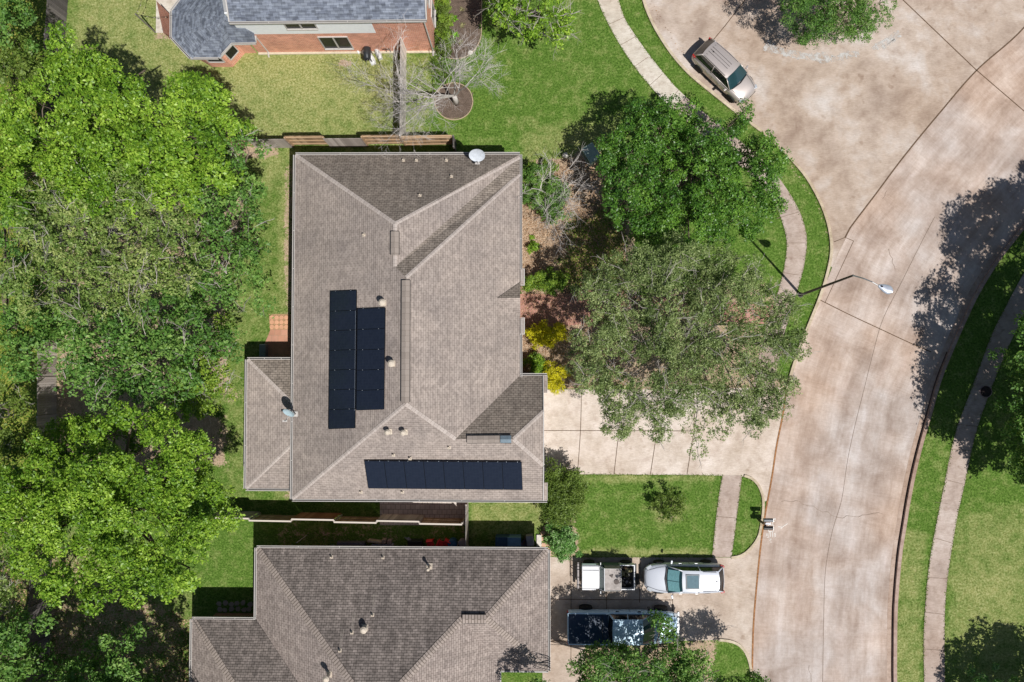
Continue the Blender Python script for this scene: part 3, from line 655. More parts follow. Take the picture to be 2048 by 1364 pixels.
for xa,xb,ys_ in ((658.5,712,[582.5,622.5,661.5,701,740.5,780,819.5,858.5]),(713.5,769.5,[617.5,659,700,740.5,781,821])):
    for k in range(len(ys_)-1):
        f=lambda x,y,i:RP(x-(y-700)*.012,y,pW,nW,.13)
        dy=-2 
        panel([f(xa,ys_[k],0),f(xb,ys_[k]+dy,0),f(xb,ys_[k+1]+dy,0),f(xa,ys_[k+1],0)],nW,hA)
for k in range(8):
    f=lambda u,v: RP((728.5+(1043.5-728.5)*u)*(1-v)+(736.5+(1045.5-736.5)*u)*v,(921.5+2.5*u)*(1-v)+(977+3*u)*v,pS,nS,.13)
    panel([f(k/8,0),f((k+1)/8,0),f((k+1)/8,1),f(k/8,1)],nS,hA,True)
rl=MB(); rl.beam(RP(712,620,pW,nW,.10),RP(710,822,pW,nW,.10),.05,.04); rl.build('panel_rail',CLIP,hA)

# ---------------------------------------------------------------- the weathered brown house at the bottom
z3=2.4; hC=thing('hip_roof_house','weathered brown hip roofed house at the bottom edge with a dark streaked north slope','house',P(780,1290))
ne=P(1096,1101,z3); nw=P(514,1093,z3); nw.y=ne.y=(nw.y+ne.y)/2; ap=Vector((nw.x+7.7,nw.y-7.7,z3+.535*7.7)); rx=P(925,1232,4.22); rx.y=nw.y-3.42; rx.z=z3+.535*3.42; re=Vector((P(972,1232,4.22).x,rx.y,rx.z))
se=P(1096,1342,z3); se.x=ne.x; si=P(1000,1342,z3); si.y=se.y
v_=Vector((nw.x,nw.y-26,z3)); ap2=Vector((ap.x,ap.y-11,ap.z))
a3=MB(); b3=MB()
nN3,pN3=a3.roof([nw,ap,rx,re,ne]); nW3,pW3=b3.roof([nw,v_,ap2,ap])
b3.roof([ne,re,se]); b3.roof([re,rx,si,se]); b3.roof([rx,ap,ap2,Vector((si.x,si.y-15,z3)),si])
wN=P(385,1231,z3); wN.y=nw.y-4.15; wi=Vector((nw.x,wN.y,z3)); wk=Vector((wN.x+4.9,wN.y-4.9,z3+.535*4.9)); wv=Vector((nw.x+4.9,wN.y-4.9,z3+.535*4.9+.03))
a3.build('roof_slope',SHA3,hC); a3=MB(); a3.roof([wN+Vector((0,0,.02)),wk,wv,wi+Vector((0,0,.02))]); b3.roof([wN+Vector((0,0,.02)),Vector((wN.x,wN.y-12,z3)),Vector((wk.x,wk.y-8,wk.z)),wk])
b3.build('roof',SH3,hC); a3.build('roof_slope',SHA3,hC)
cap('hip_cap',[(nw,ap),(rx,ap),(ne,re),(re,se),(rx,re)],CAP3,hC,.36); cap('hip_cap',[(wN,wk)],CAP3,hC,.34)
ridge_vent(rx+Vector((0,0,.03)),re+Vector((0,0,.03)),hC,.46,m=CAP3)
gutter([ne,nw],hC); gutter([nw,Vector((nw.x,wN.y,z3))],hC); gutter([wi,wN],hC,straps=1.0); gutter([wN,Vector((wN.x,wN.y-12,z3))],hC); gutter([se,ne],hC); gutter([si,se],hC,.06); gutter([Vector((si.x,si.y-8,z3)),si],hC,.06)
wl=MB(); walls(wl,[Vector((wN.x+.45,wN.y-12,0)),Vector((si.x-.4,wN.y-12,0)),Vector((si.x-.4,se.y+.4,0)),Vector((se.x-.4,se.y+.4,0)),Vector((se.x-.4,ne.y-.4,0)),Vector((nw.x+.4,nw.y-.4,0)),Vector((nw.x+.4,wN.y-.4,0)),Vector((wN.x+.45,wN.y-.4,0))],0,z3); wl.build('wall',bricks('brown_brick',sr(140,98,78),sr(120,82,64),sr(160,140,125)),hC)
sf=MB(); sf.prism([(wN.x,wN.y-12),(si.x,wN.y-12),(si.x,se.y),(se.x,se.y),(se.x,ne.y),(nw.x,ne.y),(nw.x,wN.y),(wN.x,wN.y)],z3-.14,z3-.03); sf.build('soffit',WHITE,hC)
gd=MB(); gd.box((se.x-.37,(se.y+ne.y)/2,1.05),(.05,4.8,2.1)); gd.build('garage_door',WHITE,hC)
for q in ((663,1114),(766,1115),(745,1230),(704,1265),(680,1301)): pipe_vent(RP(*q,pN3,nN3),nN3,hC,streak=1.0 if q[1]>1200 else .6)
flue(RP(859,1133,pN3,nN3),nN3,hC,.75,.06); flue(RP(730,1256,pN3,nN3),nN3,hC,.45,.11); flue(RP(659,1348,pW3,nW3),nW3,hC,.8,.10)

# ---------------------------------------------------------------- the red brick house at the top
hB=thing('brick_house','two storey red brick house at the top with blue grey roof and octagonal bay','house',P(650,40))
yw=P(700,104,0).y; ze=5.5; xW=P(459,44,ze).x; xE=P(853,38,ze).x; ye=P(700,41,ze).y
ub=MB(); ub.roof([(xW,ye,ze),(xE,ye,ze),(xE,ye+6,ze+3.0),(xW,ye+6,ze+3.0)]); ub.roof([(xE,ye+12,ze),(xW,ye+12,ze),(xW,ye+6,ze+3),(xE,ye+6,ze+3)]); ub.build('upper_roof',SHB,hB)
gutter([Vector((xW,ye,ze)),Vector((xE,ye,ze))],hB,.13,.14)
for x in (xW,xE): rk=MB(); rk.beam((x,ye,ze),(x,ye+6,ze+3),.06,.16); rk.beam((x,ye+12,ze),(x,ye+6,ze+3),.06,.16); rk.build('rake_board',WHITE,hB)
sf=MB(); sf.prism([(xW,ye),(xE,ye),(xE,ye+12),(xW,ye+12)],ze-.14,ze-.04); sf.build('soffit',WHITE,hB)
xwE=P(871,101,0).x; zs=2.76; xs=P(752,66,zs).x; xl=P(459,46,4).x+.3
bw=MB(); wall_uv(bw,(xl,yw,0),(xwE,yw,0),0,zs); wall_uv(bw,(xs,yw,0),(xwE,yw,0),zs,ze-.02); wall_uv(bw,(xwE,yw,0),(xwE,yw+11.2,0),0,ze); wall_uv(bw,(xwE,yw+11.2,0),(xl,yw+11.2,0),0,ze); wall_uv(bw,(xl,yw+11.2,0),(xl,yw,0),0,zs)
bw.face([(xwE,yw,ze-.02),(xwE,yw+11.2,ze-.02),(xwE,yw+5.6,ze+2.8)])
bw.build('brick_wall',BRICK,hB)
sw=MB(); sw.box(((xl+xs)/2,yw+.02,(zs+ze)/2),(xs-xl,.06,ze-zs)); wall_uv(sw,(xl,yw+11.2,0),(xl,yw,0),zs,ze); sw.face([(xl,yw,ze),(xl,yw+11,ze),(xl,yw+5.5,ze+2.8)]); sw.build('siding_wall',SIDING,hB)
lg=MB(); lg.box(((xl+xwE)/2,yw-.06,.05),(xwE-xl,.14,.10)); lg.build('foundation_ledge',paint('slab_edge',(.55,.50,.38),.9),hB)
def window(x0,x1,za,zb,y,parent,axis='y',n=2,lab=None):
    fr=MB(); L=x1-x0; cx=(x0+x1)/2
    def B(a0,a1,b0,b1,mb,off,th):
        c=((a0+a1)/2,y+off,(b0+b1)/2); dm=(a1-a0,th,b1-b0)
        if axis=='x': c=(y+off,(a0+a1)/2,(b0+b1)/2); dm=(th,a1-a0,b1-b0)
        mb.box(c,dm)
    s=-1 if axis=='y' else 1
    B(x0-.05,x1+.05,zb,zb+.05,fr,s*.03,.08); B(x0-.05,x1+.05,za-.08,za,fr,s*.05,.14); B(x0-.05,x0,za,zb,fr,s*.03,.08); B(x1,x1+.05,za,zb,fr,s*.03,.08)
    for i in range(1,n): xx=x0+L*i/n; B(xx-.04,xx+.04,za,zb,fr,s*.03,.08)
    f=fr.build('window',WHITE,parent); g=MB(); B(x0,x1,za,zb,g,s*.012,.02); g.build('window_pane',WIN,f); return f
window(P(651.5,95.7,.64).x,P(706,95.7,.64).x,.66,2.3,yw,hB); window(P(575,53,3.6).x,P(634,53,3.6).x,3.55,4.8,yw-.02,hB)
for k in range(3): window(yw+1.2+k*2.6,yw+2.2+k*2.6,3.4,4.7,xwE,hB,'x',1); window(yw+1.2+k*2.6,yw+2.2+k*2.6,.8,2.2,xwE,hB,'x',1)
# downspouts
ds=MB(); x=xwE-.12; ds.tube([(x,ye+.05,ze-.1),(x,yw-.08,ze-.35),(x,yw-.08,.25),(x,yw-.35,.12)],.05,4); ds.build('downspout',WHITE,hB)
dp=P(539,107,0); ds=MB(); ds.tube([(dp.x,dp.y+.02,2.45),(dp.x,dp.y+.0,.25),(dp.x,dp.y-.3,.12)],.05,4); ds.build('downspout',WHITE,hB)
# octagonal bay with its low roof
zb=2.6; oc=[P(380,-25,zb),P(344,22,zb),P(344,75,zb),P(381,115,zb),P(437,115,zb),P(463,86,zb),P(512,85,zb)]
pk=P(445,38,4.3); pk2=Vector((xl+.0,yw+.0,3.9)); tp=Vector((xl+.02,yw+4,4.1))
lb=MB()
for p,q in zip(oc[:5],oc[1:6]): lb.roof([p,q,pk])
lb.roof([oc[5],oc[6],Vector((oc[6].x,yw,2.95)),Vector((P(490,50,3.6).x,yw,3.65)),pk]); lb.roof([oc[0],pk,tp,Vector((tp.x,tp.y+3,3.0))]); lb.roof([pk,Vector((P(490,50,3.6).x,yw,3.65)),Vector((xl,yw,3.9)),tp])
lb.build('bay_roof',SHB,hB); cap('bay_hip_cap',[(oc[k],pk) for k in (1,2,3,4)],SHB,hB,.28)
oc[0],oc[1]=oc[0],oc[1]
gutter([oc[i] for i in range(7)],hB,.11,.12,straps=1.3)
bb=MB(); bs=[P(352,40,0),P(425-60,100,0),P(425,134,0),P(466,134,0),P(490,106.5,0),P(514,106,0)]
bs[0].z=0
for p,q in zip(bs,bs[1:]): wall_uv(bb,p,q,0,zb-.02)
bb.build('bay_wall',BRICK,hB)
sfm=MB(); sfm.prism([(p.x,p.y) for p in oc]+[(oc[6].x,yw+.3)],zb-.12,zb-.03); sfm.build('bay_soffit',WHITE,hB)
def wallwin(p,q,u0,u1,za,zc,parent):
    p=Vector(p);q=Vector(q); x=(q-p).normalized(); nrm=Vector((x.y,-x.x,0)); A=p+x*u0;B_=p+x*u1
    fr=MB()
    for za_,zb_ in ((za-.06,za),(zc,zc+.05)): fr.beam(A+nrm*.03+Vector((0,0,(za_+zb_)/2)),B_+nrm*.03+Vector((0,0,(za_+zb_)/2)),.08,zb_-za_)
    for c in (A,B_): fr.box(c+nrm*.03+Vector((0,0,(za+zc)/2)),(.06,.08,zc-za),rot=Matrix((x,nrm,Vector((0,0,1)))).transposed())
    f=fr.build('window',WHITE,parent); g=MB(); g.box((A+B_)/2+nrm*.012+Vector((0,0,(za+zc)/2)),(u1-u0,.02,zc-za),rot=Matrix((x,nrm,Vector((0,0,1)))).transposed()); g.build('window_pane',WIN,f)
L_=(bs[4]-bs[3]).length; wallwin(bs[3],bs[4],L_*.18,L_*.82,.8,2.25,hB)
L_=(bs[3]-bs[2]).length; wallwin(bs[2],bs[3],L_*.12,L_*.88,.9,2.3,hB)
pipe_vent(Vector((P(692,14,6.1).x,ye+1.1,ze+.55)),Vector((0,-.45,.9)).normalized(),hB)
# ================================================================ FENCES
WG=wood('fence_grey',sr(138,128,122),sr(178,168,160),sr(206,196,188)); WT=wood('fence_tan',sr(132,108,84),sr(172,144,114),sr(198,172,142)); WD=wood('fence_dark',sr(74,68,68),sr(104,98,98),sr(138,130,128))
WR=wood('fence_reddish',sr(140,95,72),sr(175,125,98)); WL_=wood('fence_silver',sr(178,170,164),sr(216,208,202),sr(238,230,224))
CAPW=wood('fence_cap',sr(190,180,168),sr(210,200,188))
def fence(name,label,p,q,h=1.83,sec=2.42,mats=(WG,),alt=.0,capm=None,group=None,pk=.14,flip=False,lean=0):
    p=Vector(p);q=Vector(q); L=(q-p).length; x=(q-p)/L; nrm=Vector((-x.y,x.x,0)); n=max(1,round(L/sec)); s=L/n
    root=thing(name,label,'fence',p,0,group); rr=random.Random(int(L*100))
    M=Matrix((x,nrm,Vector((0,0,1)))).transposed()
    for k in range(n):
        side=1 if (k%2==0)^flip else -1; off=alt*side; mb=MB(); m=mats[k%len(mats)]; hh=h+rr.uniform(-.03,.03); ln=rr.uniform(-.02,.02)
        u=k*s
        while u<(k+1)*s-.02:
            wv=min(pk,(k+1)*s-u); mb.box(p+x*(u+wv/2)+nrm*(off+ln*.5)+Vector((0,0,hh/2+.02+rr.uniform(-.012,.012))),(wv-.012,.018,hh),rot=M); u+=pk
        pn=mb.build('fence_panel',m,root)
        rm=MB()
        for zz in (.3,hh*.52,hh-.18): rm.beam(p+x*(k*s+.02)+nrm*(off-.035*(side if alt else 1))+Vector((0,0,zz)),p+x*((k+1)*s-.02)+nrm*(off-.035*(side if alt else 1))+Vector((0,0,zz)),.04,.09)
        rm.build('fence_rail',m,pn)
        if capm: 
            cm=MB(); cm.beam(p+x*(k*s)+nrm*(off*.6)+Vector((0,0,hh+.045)),p+x*((k+1)*s)+nrm*(off*.6)+Vector((0,0,hh+.045)),.09,.035); cm.build('fence_cap',capm,pn)
    for k in range(n+1): MB().box(p+x*(k*s)+Vector((0,0,h/2)),(.09,.09,h+.03),rot=M).build('fence_post',mats[0],root)
    return root
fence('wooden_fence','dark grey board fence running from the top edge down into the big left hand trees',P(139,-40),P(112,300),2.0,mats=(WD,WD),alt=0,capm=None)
fence('wooden_fence','grey board fence piece showing between the two left tree masses',P(114,680),P(112,905),1.9,mats=(WG,))
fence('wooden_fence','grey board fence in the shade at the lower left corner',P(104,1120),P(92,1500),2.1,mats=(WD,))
fence('wooden_fence','stepped grey and tan board fence along the back of the solar panel house',P(440,294),P(810,290),1.83,mats=(WT,WG,WT,WG),alt=.09,capm=None)
fence('wooden_fence','stepped tan board fence with sunlit rails behind the house, right of the cross fence',P(812,291),P(908,289),1.83,mats=(WT,WT),alt=0,capm=WT)
fence('wooden_fence','grey board fence standing crosswise between the brick house yard and the front lawn',P(813,102),P(811,290),2.05,mats=(WL_,WL_))
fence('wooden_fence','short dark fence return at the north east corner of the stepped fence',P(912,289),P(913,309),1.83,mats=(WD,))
fence('wooden_fence','long tan board fence with a pale cap rail between the two hip roofed houses',P(440,1025),P(930,1034),1.95,mats=(WG,WT,WR,WT),alt=.10,capm=CAPW)
fence('wooden_fence','short grey gate fence between the house corner and the long capped fence',P(937,1000),P(937,1095),1.83,mats=(WG,))
# ================================================================ SMALL THINGS
# street lamp
base=P(1601,590); lp=thing('street_lamp','tall grey street lamp on the verge whose arm reaches over the road','street lamp',base)
top=P(1706,551,8.0); head=P(1757,573,8.6); dh=(head-top); dh.z=0; dh.normalize()
DK=paint('pole_dark',(.05,.045,.04),.6,.3)
mb=MB(); mb.lathe(base,[(.16,0),(.16,.04),(.10,.06),(.095,.3)],12); mb.tube([base,base.lerp(top,.5),top],[.085,.07,.055],10); mb.build('lamp_pole',DK,lp,smooth=False)
mb=MB(); hs=P(1757,571,8.65); mb.tube([top,top.lerp(hs,.35)+Vector((0,0,.22)),top.lerp(hs,.7)+Vector((0,0,.2)),hs],[.04,.035,.03,.03],8); mb.build('lamp_arm',STEEL,lp)
he=P(1784,583,8.65); ax=(he-hs); L=ax.length; ax.normalize(); sy=Vector((-ax.y,ax.x,0)); G_=[]
for i in range(9):
    u=i/8; wv=(.075+.16*math.sin(min(1,u*1.15)*math.pi*.62))*(1 if u<.85 else (1-(u-.85)/.15*.55)); row=[]
    for k in range(13):
        a=2*math.pi*k/12; row.append(hs+ax*(L*u)+sy*(wv*math.cos(a))+Vector((0,0,.11*(math.sin(a) if math.sin(a)>0 else .35*math.sin(a))*(.6+.4*u))))
    G_.append(row)
mb=MB(); mb.grid(G_); mb.face(G_[-1][:-1]); mb.face(G_[0][:-1][::-1]); mb.build('lamp_head',paint('lamp_shell',(.52,.56,.64),.35,.4),lp,smooth=True)
MB().lathe(hs+ax*.14+Vector((0,0,.09)),[(.045,0),(.045,.05),(.02,.06)],10).build('photocell',BLACK,lp)
# mailbox pair on one post
mbx=thing('mailbox','pair of dark mailboxes on one post at the kerb between the driveways','mailbox',P(1519,1041))
b=P(1519,1041); mb=MB(); mb.box(b+Vector((0,0,.5)),(.1,.1,1.0)); mb.box(b+Vector((.05,0,1.0)),(.12,.62,.05)); mb.build('mailbox_post',paint('post_brown',(.12,.08,.05),.8),mbx)
for dy,m in ((.24,paint('mailbox_grey',(.12,.13,.14),.4,.3)),(-.22,BLACK)):
    prof=[(math.cos(a)*.10,.12+math.sin(a)*.10) for a in [k*math.pi/8 for k in range(9)]]+[(-.10,0),(.10,0)]
    G_=[[b+Vector((x_,dy+yy,1.03+zz)) for yy,zz in prof+prof[:1]] for x_ in (-.08,.46)]
    mb=MB(); mb.grid(G_); mb.face(G_[0][:-1]); mb.face(G_[1][:-1][::-1]); o=mb.build('mailbox_body',m,mbx)
    MB().box(b+Vector((.465,dy,1.14)),(.012,.19,.2)).build('mailbox_door',STEEL,o)
MB().box(b+Vector((.2,.02,1.05)),(.3,.10,.04)).build('mailbox_shelf',paint('shelf_white',(.65,.67,.72),.6),mbx)
# green transformer cabinet
tb=thing('utility_box','pale green utility box standing in the grass at the edge of the dark tree','utility box',P(1181,312),R_(-58)); GR=paint('box_green',(.20,.28,.22),.5,0,.4,.15)
MB().box((0,0,.35),(1.0,.75,.7)).build('cabinet',GR,tb,world=False,bevel=.03); MB().box((0,0,.73),(1.06,.8,.06)).build('lid',paint('lid_green',(.33,.42,.36),.5),tb,world=False,bevel=.02); MB().box((0,0,.03),(1.15,.95,.08)).build('plinth',CURB,tb,world=False)
# rock
def rock(name,label,c,r,m,cat='rock',flat=.6,seed=1,group=None):
    rr=random.Random(seed); bm=bmesh.new(); bmesh.ops.create_icosphere(bm,subdivisions=2,radius=r)
    for v in bm.verts: v.co*=rr.uniform(.8,1.12); v.co.z=v.co.z*flat
    me=bpy.data.meshes.new(name); bm.to_mesh(me); bm.free(); me.materials.append(m); o=bpy.data.objects.new(name,me); col.objects.link(o); o.location=(c.x,c.y,r*flat*.7); return tag(o,label,cat,group)
STONE=paint('limestone',(.62,.58,.52),.9,0,.2,.2,8); rock('rock','small pale rock on the lawn left of the green utility box',P(1130,312),.2,STONE,flat=1.1,seed=2)
rock('rock','small pale stone at the lower edge of the upper mulch bed',P(941,106),.16,STONE,seed=3); rock('rock','tiny white stone on the grass by the brick house corner',P(880,117),.07,STONE,seed=5)
# manhole
mh=thing('utility_cover','round dark utility cover half on the shaded right hand sidewalk','utility cover',P(1971,783)); c=P(1971,783)
IR=NT('cast_iron',.7,.4,.3); ir=IR.noise(9,4); IR.col(IR.ramp(ir,[(.35,(.012,.010,.014)),(.65,(.06,.035,.03))])); MB().lathe(c,[(.33,0),(.33,.06),(.31,.075),(.01,.08)],32).build('iron_lid',IR.m,mh); MB().lathe(c,[(.37,0),(.37,.05),(.345,.062),(.335,.05)],32).build('iron_rim',paint('rim_rust',(.35,.25,.24),.6),mh)
# steel border of mulch rings
EDGE=paint('bed_edging',(.42,.33,.22),.9)
def ring(label,pts): 
    mb=strip('',smoothline(PL(pts+[pts[0]] if pts[0]!=pts[-1] else pts),.15),.05,0,.06,None,obj=(q:=MB())); return tag(q.build('bed_edging',EDGE),label,'garden edging')
ring('round brick coloured edging around the mulch under the bare tree',[(908+38*math.cos(a/12*2*math.pi),203+37*math.sin(a/12*2*math.pi)) for a in range(13)])
q=MB(); strip('',smoothline(PL([(963,-30),(963,60),(958,85),(944,105),(925,116),(900,117),(882,108),(873,98)]),.15),.05,0,.06,None,obj=q); tag(q.build('bed_edging',EDGE),'long curved edging of the mulch bed beside the brick house','garden edging')
# satellite dishes
DISH=paint('dish_white',(.55,.59,.64),.5); DISHB=paint('dish_blue_grey',(.36,.47,.52),.4); 
def dish(label,c,nrm,rx_,ry_,m,foot,arm_to):
    root=thing('satellite_dish',label,'satellite dish',foot); nrm=Vector(nrm).normalized(); x=Vector((0,0,1)).cross(nrm).normalized(); y=nrm.cross(x); M=Matrix((x,y,nrm)).transposed()
    G_=[]
    for i in range(7):
        r=i/6; G_.append([c+M@Vector((rx_*r*math.cos(a*math.pi/12),ry_*r*math.sin(a*math.pi/12),.09*(r*r-1))) for a in range(25)])
    mb=MB(); mb.grid(G_); mb.grid([[p-nrm*.02 for p in r_][::-1] for r_ in G_]); mb.build('dish_reflector',m,root,smooth=True)
    mb=MB(); mb.tube([foot,foot+Vector((0,0,.45)),c-nrm*.12],.035,8); mb.box(foot+Vector((0,0,.03)),(.3,.3,.05)); mb.build('dish_mast',WHITE,root)
    mb=MB(); mb.tube([c-M@Vector((0,ry_*.9,0)),arm_to],.022,6); mb.build('feed_arm',WHITE,root); mb=MB(); mb.box(arm_to,(.26,.10,.10)); mb.lathe(arm_to+Vector((.05,0,0)),[(.05,0),(.05,.12),(.03,.15)],8); mb.build('feed_head',WHITE,root)
f1_=RP(953,322,pN,nN); dish('round white satellite dish on the north eave of the solar panel house',P(954,311,4.1),(0,-.83,.56),.46,.46,DISH,f1_,P(955,327,3.95))
f2_=RP(592,828,pW,nW); dish('tilted blue grey satellite dish on the west eave above the porch roof',P(577,826,4.0),(-.25,-.86,.55),.34,.42,DISHB,f2_,P(570,842,4.0))
# stepping rounds and slabs on the back lawn
ROUND=paint('terracotta_round',(.60,.33,.20),.85,0,.2,.12,3)
for j in range(3):
    for i in range(4):
        c=P(544+i*9.6,635+j*9.3); rr_=['top','middle','bottom'][j]; cc=['first','second','third','fourth'][i]
        o=MB().lathe(Vector((0,0,0)),[(.140,0),(.140,.03),(.13,.035),(.005,.037)],20).build('paving_round',ROUND); o.location=(c.x,c.y,.016); tag(o,f'round terracotta paver, {cc} from the left in the {rr_} row beside the back wall','paver','round pavers behind the house')
sheet('paver_bed',PL([(538,628),(585,628),(585,660),(540,660)]),.010,paint('paver_soil',(.36,.24,.13),.95,0,.1,.3,14))
o=MB().box(P(530,703)+Vector((0,0,.25)),(.42,.9,.5)).build('storage_bin',paint('bin_grey',(.16,.20,.21),.6),bevel=.06); tag(o,'grey storage bin in the shade above the porch roof','bin')
# barbecue and covered gear at the brick wall
bq=thing('barbecue_grill','round topped black barbecue standing by the brick wall','barbecue',P(739,116)); c=P(739,116)
mb=MB(); G_=[]
for i in range(9):
    a=math.pi*i/8; G_.append([c+Vector((.22*math.cos(a)*(1 if abs(yy)<.3 else .85),yy,.80+.24*math.sin(a)*(1 if abs(yy)<.3 else .6))) for yy in (-.36,-.34,-.2,0,.2,.34,.36)])
mb.grid(G_); mb.box(c+Vector((0,0,.74)),(.46,.70,.14)); mb.build('grill_lid',paint('grill_black',(.035,.04,.045),.3,.2),bq,smooth=True)
mb=MB()
for sx in (-.18,.18):
    for syy in (-.28,.28): mb.box(c+Vector((sx,syy,.34)),(.04,.04,.68))
mb.box(c+Vector((0,-.42,.78)),(.3,.12,.03)); mb.build('grill_stand',BLACK,bq); MB().tube([c+Vector((-.2,-.15,.9)),c+Vector((-.26,0,.9)),c+Vector((-.2,.15,.9))],.015,6).build('grill_handle',STEEL,bq)
LID=paint('bin_white',(.70,.72,.72),.5,0,.3,.06)
def wobble(label,name,cat,a,b_,w1,w2,z,m,seed):
    rr=random.Random(seed); a=P(*a);b_=P(*b_); ax=(b_-a); L=ax.length; ax.normalize(); sy=Vector((-ax.y,ax.x,0)); G_=[]
    for i in range(9):
        u=i/8; wv=(w1+(w2-w1)*u)*(.55+.45*math.sin(math.pi*min(1,max(0,.12+u*.8))))
        G_.append([a+ax*L*u+sy*wv*math.cos(k*math.pi/6)+Vector((0,0,max(.01,z*math.sin(k*math.pi/6)*(.6+.4*math.sin(math.pi*u))+rr.uniform(-.02,.02)*(0<k<6)))) for k in range(7)])
    mb=MB(); mb.grid(G_); mb.face(G_[0][::-1]); mb.face(G_[-1]); return tag(mb.build(name,m,smooth=True),label,cat)
wobble('white covered bundle lying right of the black barbecue','covered_bundle','bundle',(750,92),(762,120),.16,.20,.45,LID,1); wobble('pale sheet lying on the grass below the black barbecue','covered_bundle','bundle',(740,108),(748,130),.14,.22,.12,LID,2)
wobble('small white jug on the ledge left of the barbecue','plastic_jug','jug',(714,99),(719,108),.09,.10,.2,LID,3)
for px_,lb in ((774,'left'),(782,'right')):
    c=P(px_,105); mb=MB(); mb.tube([c,c+Vector((0,0,.55))],.02,6); mb.tube([c+Vector((0,0,.55)),c+Vector((-.12,-.1,.7))],.03,6); tag(mb.build('garden_stake',BLACK),f'{lb} one of the two dark stakes against the brick wall','stake')
# string-light pole with its wire
c=P(311,65); tpp=P(271,28,2.9); pl=thing('light_pole','slim wooden pole holding a string of lights left of the white patio','pole',c); MB().tube([c,tpp],.045,6).build('pole_shaft',paint('pole_wood',(.22,.20,.18),.8),pl)
mb=MB(); pa=tpp; pb=P(345,30,2.7)
w1=[pa.lerp(pb,k/12)+Vector((0,0,-.35*math.sin(math.pi*k/12))) for k in range(13)]; mb.tube(w1,.012,4); pb2=P(285,-30,2.8); w2=[pa.lerp(pb2,k/8)+Vector((0,0,-.25*math.sin(math.pi*k/8))) for k in range(9)]; mb.tube(w2,.012,4)
mb.build('light_string',BLACK,pl); mb=MB()
for p in w1[1::2]+w2[1::2]: mb.lathe(p-Vector((0,0,.10)),[(.01,0),(.035,.03),(.03,.07),(.012,.10)],6)
mb.build('light_bulb',paint('bulb',(.5,.45,.35),.2),pl)
mt=thing('patio_drain','round grey drain lid set in the white patio','drain',P(329,59)); MB().lathe(P(329,59),[(.16,.02),(.16,.05),(.14,.055),(.01,.055)],20).build('drain_lid',paint('drain_grey',(.42,.40,.38),.7),mt)
# narrow yard between the houses: stored odds and ends
def stuffbox(name,label,cat,a,dims,m,rz=0,bev=.02): 
    c=P(*a); o=MB().box((0,0,dims[2]/2),dims).build(name,m,bevel=bev); o.location=(c.x,c.y,0.01); o.rotation_euler=(0,0,rz); return tag(o,label,cat)
CH=paint('dark_box',(.10,.10,.13),.6); GY=paint('mid_grey',(.30,.29,.32),.6); RD=paint('chair_red',(.62,.03,.04),.5); BL=paint('tarp_blue',(.02,.10,.22),.5); BLL=paint('lid_blue',(.12,.24,.36),.5)
stuffbox('storage_chest','long dark storage chest against the wall, leftmost of the stored gear','chest',(705,1090),(1.7,.55,.5),CH); stuffbox('storage_chest','grey topped low chest right of the long dark one','chest',(767,1092),(1.3,.4,.45),GY)
stuffbox('wood_plank','pale plank lying across the stored gear','plank',(752,1080),(.85,.13,.55),paint('plank',(.40,.34,.26),.8),-.12); 
stuffbox('concrete_block','tan block standing behind the plank, left one of two','block',(771,1079),(.24,.24,.6),paint('block_tan',(.32,.24,.20),.9)); stuffbox('concrete_block','tan block standing behind the plank, right one of two','block',(781,1081),(.24,.24,.5),paint('block_tan_two',(.30,.22,.19),.9))
stuffbox('wheeled_cart','black cart in the deep shade beside the red chairs','cart',(833,1086),(.85,.55,.75),BLACK); 
ld=thing('step_ladder','grey ladder leaning on the fence left of the black cart','ladder',P(821,1072)); c=P(821,1072)
mb=MB()
for s_ in (-.11,.11): mb.beam(c+Vector((s_,-.3,0)),c+Vector((s_,.25,1.5)),.04,.03)
for k in range(5): mb.beam(c+Vector((-.11,-.3+.1*k+.06,.2+.27*k)),c+Vector((.11,-.3+.1*k+.06,.2+.27*k)),.03,.03)
mb.build('ladder_frame',GY,ld)
def chair(label,a,rz):
    c=P(*a); r=thing('red_chair',label,'chair',c,rz,'red chairs stored along the fence'); MB().box((0,0,.42),(.42,.40,.04)).build('seat',RD,r,world=False,bevel=.02); MB().box((0,.20,.68),(.40,.04,.42),rot=Matrix.Rotation(.2,3,'X')).build('backrest',RD,r,world=False,bevel=.02)
    for sx in (-1,1):
        for sy_ in (-1,1): MB().box((sx*.19,sy_*.17,.2),(.04,.04,.42)).build('leg',RD,r,world=False)
chair('red chair at the left end of the stored chairs, beside the black cart',(862,1083),.1); chair('middle red chair turned sideways among the stored gear',(883,1085),1.2); chair('red chair nearest the blue drum',(896,1083),-.4)
o=MB().lathe(Vector((0,0,0)),[(.26,0),(.28,.1),(.28,.75),(.25,.8),(.01,.82)],18).build('blue_drum',BL); o.location=P(907,1083)+Vector((0,0,.01)); tag(o,'dark blue drum right of the red chairs','drum')
wobble('cream sack lying below the blue drum','feed_sack','sack',(895,1091),(908,1091),.14,.14,.3,paint('sack',(.42,.40,.36),.8),8); wobble('white bag beside the fence gate','plastic_bag','bag',(911,1089),(918,1084),.13,.12,.3,LID,9)
o=MB().lathe(Vector((0,0,0)),[(.2,0),(.23,.1),(.23,.6),(.2,.63),(.01,.64)],16).build('grey_bucket',GY); o.location=P(926,1082)+Vector((0,0,.01)); tag(o,'grey bucket by the gate fence','bucket')
t1=stuffbox('utility_trailer_box','large dark blue box in the shade beyond the gate','box',(1006,1083),(.85,.9,.85),paint('navy',(.02,.07,.13),.5)); 
stuffbox('blue_lid_box','lighter blue lidded box beside the dark blue one','box',(1029,1084),(.8,.95,.95),BLL)
